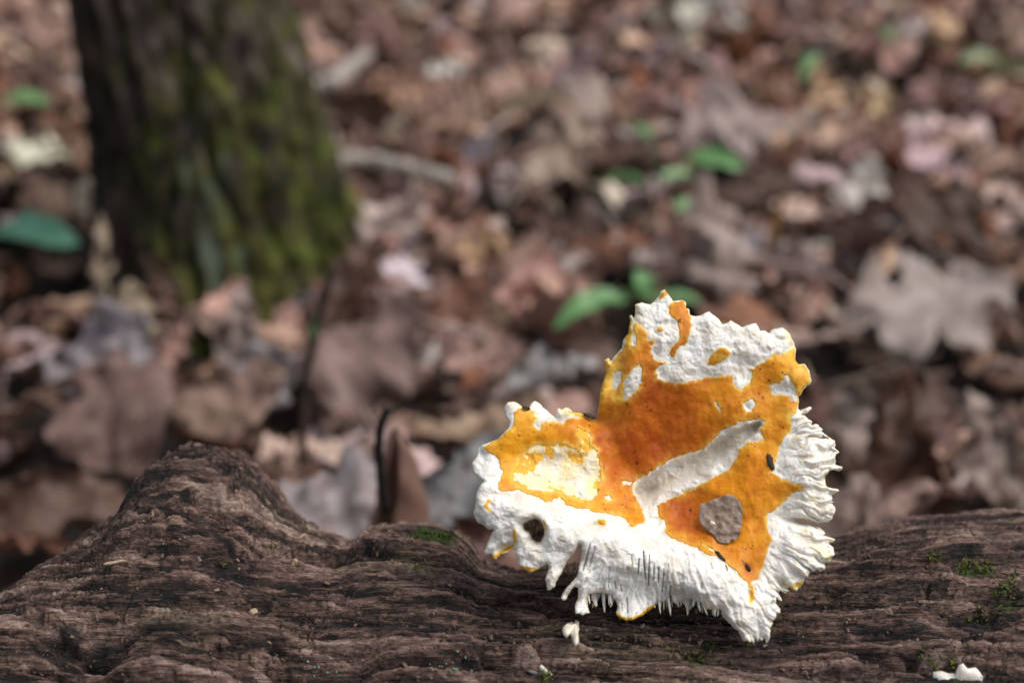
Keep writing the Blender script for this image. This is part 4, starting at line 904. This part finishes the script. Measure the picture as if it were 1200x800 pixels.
# leaves one can point to in the photograph: px, py, length m, yaw deg, pitch deg, roll deg, lift, kind, colour, label
HERO = [(1085, 352, .150, 20, 4, 22, .050, 'oak', (.38, .315, .29), 'large pale grey lobed oak leaf right of the mushroom top'),
        (1040, 548, .125, 62, -42, 26, .075, 'broad', (.085, .038, .022), 'big dark brown cupped leaf right of the mushroom above the log'),
        (1160, 530, .080, 100, -45, -10, .050, 'oval', (.36, .28, .24), 'pale mauve leaf leaning up above the right end of log'),
        (1005, 500, .065, 70, -20, -10, .040, 'oval', (.33, .26, .22), 'tan pointed leaf touching the right lobe of the mushroom'),
        (860, 150, .130, 35, -6, 20, .045, 'oak', (.36, .28, .26), 'pale pinkish lobed leaf far behind, above the mushroom'),
        (845, 292, .095, 95, -38, 10, .05, 'oak', (.42, .33, .29), 'pale leaf standing just above the mushroom top'),
        (620, 130, .100, 28, -10, 8, .040, 'narrow', (.42, .33, .23), 'long light beige leaf lying diagonal in the far litter'),
        (655, 195, .130, 50, -22, 20, .055, 'oak', (.43, .33, .26), 'pale beige lobed leaf left of the upper green sprig'),
        (118, 325, .100, 98, -70, 12, .060, 'narrow', (.46, .37, .27), 'upright pale beige leaf leaning on the left side of trunk'),
        (150, 372, .06, 80, -55, 10, .03, 'oval', (.47, .39, .27), 'short crumpled beige leaf at foot of the trunk, left side'),
        (130, 430, .095, 35, -28, 20, .045, 'oval', (.29, .255, .275), 'folded lavender-grey leaf in the litter at left, below the trunk'),
        (140, 490, .105, -58, 20, 25, .050, 'oval', (.20, .125, .105), 'brown pointed leaf dipping behind the log knot, upper left of it'),
        (50, 480, .100, 30, -20, 30, .045, 'narrow', (.20, .125, .095), 'brown narrow leaf at the left edge above the log'),
        (60, 598, .090, 22, -5, 25, .060, 'oval', (.12, .068, .048), 'dark brown curved leaf at left edge right behind the log'),
        (25, 645, .055, 5, 0, 15, .070, 'narrow', (.26, .13, .085), 'reddish brown leaf at the lower left, touching the log'),
        (285, 395, .075, 95, -60, -15, .045, 'oval', (.36, .28, .25), 'light pinkish leaf standing with its stalk up before the trunk'),
        (305, 445, .070, 60, -25, 20, .035, 'oval', (.34, .31, .31), 'grey-white leaf lying in front of the trunk foot'),
        (190, 345, .075, 110, -65, -10, .040, 'oval', (.16, .095, .07), 'brown upright leaf at the dark left foot of the trunk'),
        (430, 350, .110, 70, -35, -30, .05, 'broad', (.13, .070, .05), 'brown leaf leaning beside the right foot of the trunk'),
        (430, 410, .100, 20, -20, 20, .045, 'broad', (.26, .175, .15), 'pinkish brown broad leaf right of the upright twig'),
        (270, 470, .085, 20, -15, 10, .045, 'oval', (.24, .155, .12), 'brown leaf above the knot of the log'),
        (560, 575, .085, 40, -25, 10, .095, 'broad', (.30, .295, .30), 'smooth grey leaf tucked behind the left edge of mushroom'),
        (650, 452, .065, 8, -18, 0, .070, 'broad', (.36, .35, .34), 'pale grey leaf showing in the notch of mushroom lobes'),
        (560, 495, .090, 5, -4, 10, .055, 'narrow', (.38, .27, .185), 'long tan leaf left of the mushroom top edge'),
        (375, 610, .080, 10, -20, 15, .100, 'oval', (.36, .31, .31), 'pale mauve leaf behind the saddle of the log'),
        (1075, 600, .05, 30, -20, -20, .125, 'broad', (.30, .20, .165), 'small pinkish leaf on the top edge of the right log end'),
        (585, 632, .050, 20, -10, 35, .125, 'broad', (.15, .075, .065), 'smooth plum-brown leaf tucked under the left lobe of mushroom'),
        (1000, 610, .05, 60, -50, 10, .110, 'oval', (.27, .19, .16), 'brown leaf tip between the mushroom lobe and the log')]
kv = {k: [i for i, q in enumerate(VAR) if q['kind'] == k and .7 < q['curl'] < 2.1] for k in ('oak', 'oval', 'broad', 'narrow')}
for i, (px, py, L, ya, pi_, ro, lf_, kd, col, lab) in enumerate(HERO):
    p = on_ground(px, py, lf_)
    leaves.append(dict(v=kv[kd][(i * 3 + 1) % len(kv[kd])], R=np.array(rot(R(ya), R(pi_), R(ro))), L=L, loc=np.array(p), p=-1, col=np.array(col), hero=lab))
def leaf_world(l, res):
    V = VAR[l['v']][res][0] * l['L']; return V @ l['R'].T + l['loc']
# keep leaves out of the log, the trunk and the soil
def seat(l):
    W = leaf_world(l, 'lo')
    g = ground_h(W[:, 0], W[:, 1]); low = (W[:, 2] - g).min()
    if low < -.012: l['loc'][2] += -.012 - low
    d = np.hypot(W[:, 1] - LY, W[:, 2] - LZ)
    if l['hero'] is None: return d.min() > .118
    return True
leaves = [l for l in leaves if seat(l)]
hp = [(project(l['loc']), l['L']) for l in leaves if l['hero']]
def hides_hero(l):
    if l['hero']: return False
    q = project(l['loc']); lp = l['L'] / max(q[2], .1) * FOC
    return any(math.hypot(q[0] - p[0], q[1] - p[1]) < .40 * L / p[2] * FOC + .22 * lp and -.22 < q[2] - p[2] < .015 and l['loc'][2] > .016 for p, L in hp)
leaves = [l for l in leaves if not hides_hero(l)]
# which leaves show largest: count rays that reach each one
BV, BF, own = [], [], []; off = 0
for i, l in enumerate(leaves):
    W = leaf_world(l, 'lo'); f = VAR[l['v']]['lo'][1][0]
    BV.append(W); BF.append(f + off); own.append(np.full(len(f), i)); off += len(W)
extra = [(log_V[::4, ::4].reshape(-1, 3), grid_faces(*log_V[::4, ::4].shape[:2], True)), (tree_V, grid_faces(220, 150, True)), (front[::1], None)]
for V_, F_ in extra[:2]:
    BV.append(V_); BF.append(F_ + off); own.append(np.full(len(F_), -1)); off += len(V_)
bvh = BVHTree.FromPolygons([tuple(q) for q in np.concatenate(BV)], [tuple(q) for q in np.concatenate(BF).tolist()])
own = np.concatenate(own)
cnt = np.zeros(len(leaves)); sx_ = np.zeros(len(leaves)); sy_ = np.zeros(len(leaves))
PX, PY = np.meshgrid(np.arange(3, 1200, 6), np.arange(3, 720, 6), indexing='ij')
on_cap = (poly_sdf(PX.astype(float), PY.astype(float), [OUT])[0] < 0).reshape(PX.shape)      # the mushroom hides these
for px in range(3, 1200, 6):
    for py in range(3, 720, 6):
        if on_cap[(px - 3) // 6, (py - 3) // 6]: continue
        h = bvh.ray_cast(CAM, ray(px, py).normalized(), 12.0)
        if h[2] is None: continue
        k = own[h[2]]
        if k >= 0: cnt[k] += 1; sx_[k] += px; sy_[k] += py
order = np.argsort(-cnt)
N_IND = 300 - len(HERO)
ind = [k for k in order if cnt[k] > 0 and leaves[k]['hero'] is None][:N_IND]
# labels built from look + nearest landmark
LM = [('the mossy trunk', 265, 240, 150), ('the mushroom', 770, 470, 160), ('the log knot', 225, 560, 90), ('the upper green sprig', 780, 195, 70), ('the green sprig by the mushroom', 720, 350, 60), ('the pale fallen stick', 460, 200, 60),
      ('the upright twig', 370, 420, 60), ('the black stalk', 450, 520, 40), ('the large pale oak leaf', 1085, 350, 80), ('the right end of the log', 1120, 610, 80), ('the teal leaf at left', 45, 275, 50), ('the long tan leaf', 540, 495, 40),
      ('the top right corner', 1150, 40, 60), ('the top edge near the trunk', 480, 30, 60), ('the middle of the top edge', 760, 40, 60), ('the top left corner', 40, 40, 40), ('the amber stalk', 905, 285, 40)]
def where(px, py):
    nm_, x, y, r_ = min(LM, key=lambda m: math.hypot(px - m[1], py - m[2]) - m[3] * .6); dx, dy = px - x, py - y
    if math.hypot(dx, dy) < 35: return 'beside ' + nm_
    if abs(dx) > 1.8 * abs(dy): return ('right of ' if dx > 0 else 'left of ') + nm_
    if abs(dy) > 1.8 * abs(dx): return ('below ' if dy > 0 else 'above ') + nm_
    return ('lower ' if dy > 0 else 'upper ') + ('right of ' if dx > 0 else 'left of ') + nm_
info = []
KN = {'oak': 'lobed', 'oval': 'oval', 'broad': 'broad', 'narrow': 'narrow'}
for k in ind:
    l = leaves[k]; V_ = VAR[l['v']]; px, py = sx_[k] / cnt[k], sy_[k] / cnt[k]
    st_ = 'curled' if V_['curl'] > 1.7 else ('flat' if V_['curl'] < .8 else 'bent')
    info.append([k, f"{st_} {PAL[l['p']][0]} {KN[V_['kind']]} leaf {where(px, py)}", px, py])
ORD = ['leftmost', 'second', 'third', 'fourth', 'fifth', 'sixth', 'seventh', 'eighth']
byl = {}
for r_ in info: byl.setdefault(r_[1], []).append(r_)
for lab, lst in byl.items():
    if len(lst) == 1: continue
    lst.sort(key=lambda r_: r_[2])
    for i, r_ in enumerate(lst):
        r_[1] = (f"larger {lab}" if cnt[r_[0]] == max(cnt[q[0]] for q in lst) else f"smaller {lab}") if len(lst) == 2 and cnt[lst[0][0]] != cnt[lst[1][0]] else (f"{ORD[min(i, 7)]} from left, {lab}" if i else f"leftmost {lab}")
for k, lab, px, py in info + [[i, l['hero'], 0, 0] for i, l in enumerate(leaves) if l['hero']]:
    l = leaves[k]; o = bpy.data.objects.new('fallen_leaf', VAR[l['v']]['me']); C.objects.link(o)
    o.matrix_world = Matrix.Translation(l['loc']) @ (Matrix(l['R'].tolist()) * l['L']).to_4x4()
    o.color = (*[float(c) for c in l['col']], 1); tag(o, lab, 'leaf', 'fallen leaves on the forest floor')
chosen = set(ind)
BV, BF, BC, BU = [], [], [], []; off = 0
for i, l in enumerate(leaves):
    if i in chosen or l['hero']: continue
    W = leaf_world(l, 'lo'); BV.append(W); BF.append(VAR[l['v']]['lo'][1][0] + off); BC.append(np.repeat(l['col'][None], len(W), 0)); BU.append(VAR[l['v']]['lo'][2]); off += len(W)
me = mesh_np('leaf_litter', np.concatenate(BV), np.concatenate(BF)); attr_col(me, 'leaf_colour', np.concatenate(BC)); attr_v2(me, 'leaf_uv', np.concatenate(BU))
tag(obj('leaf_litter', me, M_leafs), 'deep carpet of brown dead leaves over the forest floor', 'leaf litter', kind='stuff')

# ------------------------------------------------------------------ sticks, stalks and sprigs
def stick(name, ctrl, r0, r1, mat, label, cat, group=None, n=22, seed=0, rough=.12):
    P = spline(ctrl, n); rs = np.random.RandomState(seed); P += rs.normal(size=P.shape) * r0 * .10
    V, F = tube(P, np.linspace(r0, r1, n), 9, seed, rough); return tag(obj(name, mesh_np(name, V, F), mat), label, cat, group)
G = lambda px, py, z: on_ground(px, py, z)
stick('fallen_stick', [G(388, 188, .05), G(440, 190, .052), G(490, 202, .05), G(530, 212, .045)], .0095, .008, M_pale, 'pale grey broken stick lying right of the tree trunk', 'stick', 'sticks on the ground', seed=1)
stick('fallen_branch', [G(385, 150, .05), G(402, 215, .05), G(425, 270, .045), G(452, 320, .03)], .0075, .006, mat_plain('pinkish_dead_wood', (.22, .16, .14), (.36, .27, .24), 40, .8), 'long pinkish branch slanting past the right foot of the trunk', 'branch', 'sticks on the ground', seed=2)
stick('fallen_stick', [G(365, 105, .06), G(395, 92, .07), G(430, 62, .08)], .010, .008, M_pale, 'short pale stick behind the trunk on its right', 'stick', 'sticks on the ground', seed=3)
rs = np.random.RandomState(64); used_ = set()
for k in range(40):
    px, py = rs.uniform(420, 1190), rs.uniform(15, 440)
    if 650 < px < 990 and py > 300: continue
    p = on_ground(px, py, .035); an = rs.uniform(0, math.pi); L = rs.uniform(.05, .13); d = Vector((math.cos(an), math.sin(an), rs.uniform(-.12, .25))) * L; sd = Vector((-math.sin(an), math.cos(an), .3)) * L * rs.uniform(-.15, .15)
    lb = 'thin brown twig in the litter ' + where(px, py)
    if lb in used_ or len(used_) >= 18: continue
    used_.add(lb)
    stick('fallen_twig', [p - d * .5, p + sd * .5, p + sd * .3 + d * .25, p + d * .5], rs.uniform(.0018, .0034), .0012, M_twig if k % 3 else M_pale, lb if k % 3 else lb.replace('brown', 'pale'), 'twig', 'twigs in the leaf litter', seed=k + 100)
# upright forked twig
tw = tag(empty('twig', (-.108, .74, .08)), 'thin brown twig with a fork standing upright before the trunk', 'twig', 'standing twigs')
b0 = G(355, 520, .02); yb = .74
V, F = tube(spline([at_depth(352, 620, yb), at_depth(354, 520, yb), at_depth(357, 450, yb), at_depth(367, 405, yb), at_depth(378, 360, yb), at_depth(393, 308, yb)], 20), np.linspace(.0028, .0018, 20), 7, 1, .12); obj('stem', mesh_np('stem', V, F), M_dtwig, tw)
V, F = tube(spline([at_depth(362, 420, yb), at_depth(364, 400, yb), at_depth(362, 385, yb), at_depth(370, 372, yb)], 8), np.linspace(.0014, .0009, 8), 6, 1, .1); obj('side_shoot', mesh_np('side_shoot', V, F), M_twig, tw)
def green_leaf(name, c, L, yaw, pitch, roll, kind, mat, parent, seed, bend=-.5, cup=.5):
    V, F, uv = leaf_shape(kind, bend, cup, .2, .04, seed, 22, 9, .25, .0); V = V * L; V = V @ np.array(rot(R(yaw), R(pitch), R(roll))).T + np.array(c)
    return obj(name, mesh_np(name, V, F), mat, parent)
green_leaf('leaf', at_depth(370, 381, yb), .014, 70, -60, 0, 'oval', M_green, tw, 3)
# black curled stalk and rolled leaf beside it
y2 = .535
stick('curled_stalk', [at_depth(452, 600, y2 - .02), at_depth(446, 545, y2 - .02), at_depth(444, 515, y2 - .02), at_depth(448, 492, y2 - .02), at_depth(455, 480, y2 - .02), at_depth(462, 481, y2 - .02)], 0.0021, .0015, M_black, 'black curled stalk standing above the log, left of mushroom', 'stalk', 'standing twigs', seed=5)
def rolled_leaf():
    nz, nt = 24, 18; V = []
    base = np.array(at_depth(464, 650, y2 + .01)); tip = np.array(at_depth(468, 503, y2 + .01)); bn = (np.array([1, 0, 0]), np.array([0, 1, 0]))
    for i in range(nz):
        t = i / (nz - 1); r = np.interp(t, [0, .3, .7, .93, 1], [.0135, .0120, .0078, .0036, .0008])
        c = base + (tip - base) * t + np.array([.002 * math.sin(t * 4), 0, 0])
        for j in range(nt):
            a = -2.2 + 5.6 * j / (nt - 1); rr = r * (1 + .16 * j / nt) + .0006 * math.sin(i * .9 + j)
            V.append(c + bn[0] * math.cos(a + t) * rr + bn[1] * math.sin(a + t) * rr)
    return mesh_np('rolled_leaf', np.array(V), grid_faces(nz, nt))
o = obj('rolled_leaf', rolled_leaf(), M_leaf); o.data.attributes.new('leaf_uv', 'FLOAT2', 'POINT'); o.color = (.19, .11, .085, 1); tag(o, 'rolled brown leaf standing like a cone behind the log saddle', 'leaf')
stick('curved_twig', [G(360, 553, .06), G(385, 560, .075), G(410, 582, .08), G(426, 612, .07)], .0024, .0018, mat_plain('orange_twig', (.16, .075, .04), (.30, .15, .085), 80), 'thin arched orange-brown twig behind the saddle of the log', 'twig', 'standing twigs', seed=6)
ya = on_ground(897, 318, .02).y
stick('amber_stalk', [at_depth(897, 318, ya), at_depth(903, 290, ya), at_depth(908, 262, ya), at_depth(918, 232, ya)], .0045, .003, mat_plain('amber_stalk', (.22, .11, .025), (.36, .20, .05), 50), 'short amber stalk standing behind the mushroom top', 'stalk', 'standing twigs', seed=7)
def sprig(label, root_px, specs, mat, group='green sprigs'):
    rp = on_ground(*root_px, 0.0); s = tag(empty('green_sprig', tuple(rp)), label, 'plant', group)
    for i, (px, py, z, L, yaw, pitch, roll, kd) in enumerate(specs):
        c = on_ground(px, py, z); lf = green_leaf('leaf', c, L, yaw, pitch, roll, kd, mat, s, 30 + i)
        d = np.array(rot(R(yaw), R(pitch), R(roll))) @ np.array([-.5, 0, 0]) * L
        V, F = tube(spline([rp, (np.array(rp) * .5 + np.array(c) * .5) + np.array([0, 0, z * .35]), np.array(c) + d * .9], 10), np.linspace(.0018, .0010, 10), 6); obj('stem', mesh_np('stem', V, F), M_stem, s)
    return s
sprig('bright green sprig showing just above left of the mushroom', (745, 372), [(692, 362, .060, .062, 205, 12, 0, 'oval'), (755, 327, .065, .034, 80, 0, 10, 'oval'), (797, 350, .060, .032, -5, 5, 0, 'oval'), (748, 345, .06, .034, 150, 0, 5, 'oval')], M_green)
sprig('larger green sprig far behind, above the mushroom', (780, 262), [(725, 212, .065, .052, 182, 0, 15, 'oval'), (836, 189, .07, .060, -25, 0, 20, 'oval'), (748, 151, .08, .040, 120, -10, 20, 'oval'), (812, 243, .05, .042, 25, 5, 10, 'oval'), (795, 206, .065, .036, 20, 0, 10, 'oval')], M_green)
sprig('small green leaf far back at the upper right', (950, 95), [(950, 78, .06, .050, 60, -30, 30, 'oval')], M_green)
sprig('faint pale green leaves in the far right corner', (1165, 100), [(1150, 70, .06, .06, 20, 0, 20, 'oval'), (1180, 82, .06, .06, 160, 0, 10, 'oval'), (1040, 40, .06, .05, 90, -10, 10, 'oval')], mat_green('pale_green_leaf', (.13, .18, .07), (.22, .27, .12)))
sprig('small bright green leaf left of the trunk, far back', (50, 135), [(30, 118, .055, .055, 10, 0, 15, 'oval')], M_green)
sprig('bluish green oval leaf at the left edge beside trunk', (20, 310), [(38, 277, .06, .085, -12, 0, 12, 'oval')], M_teal)
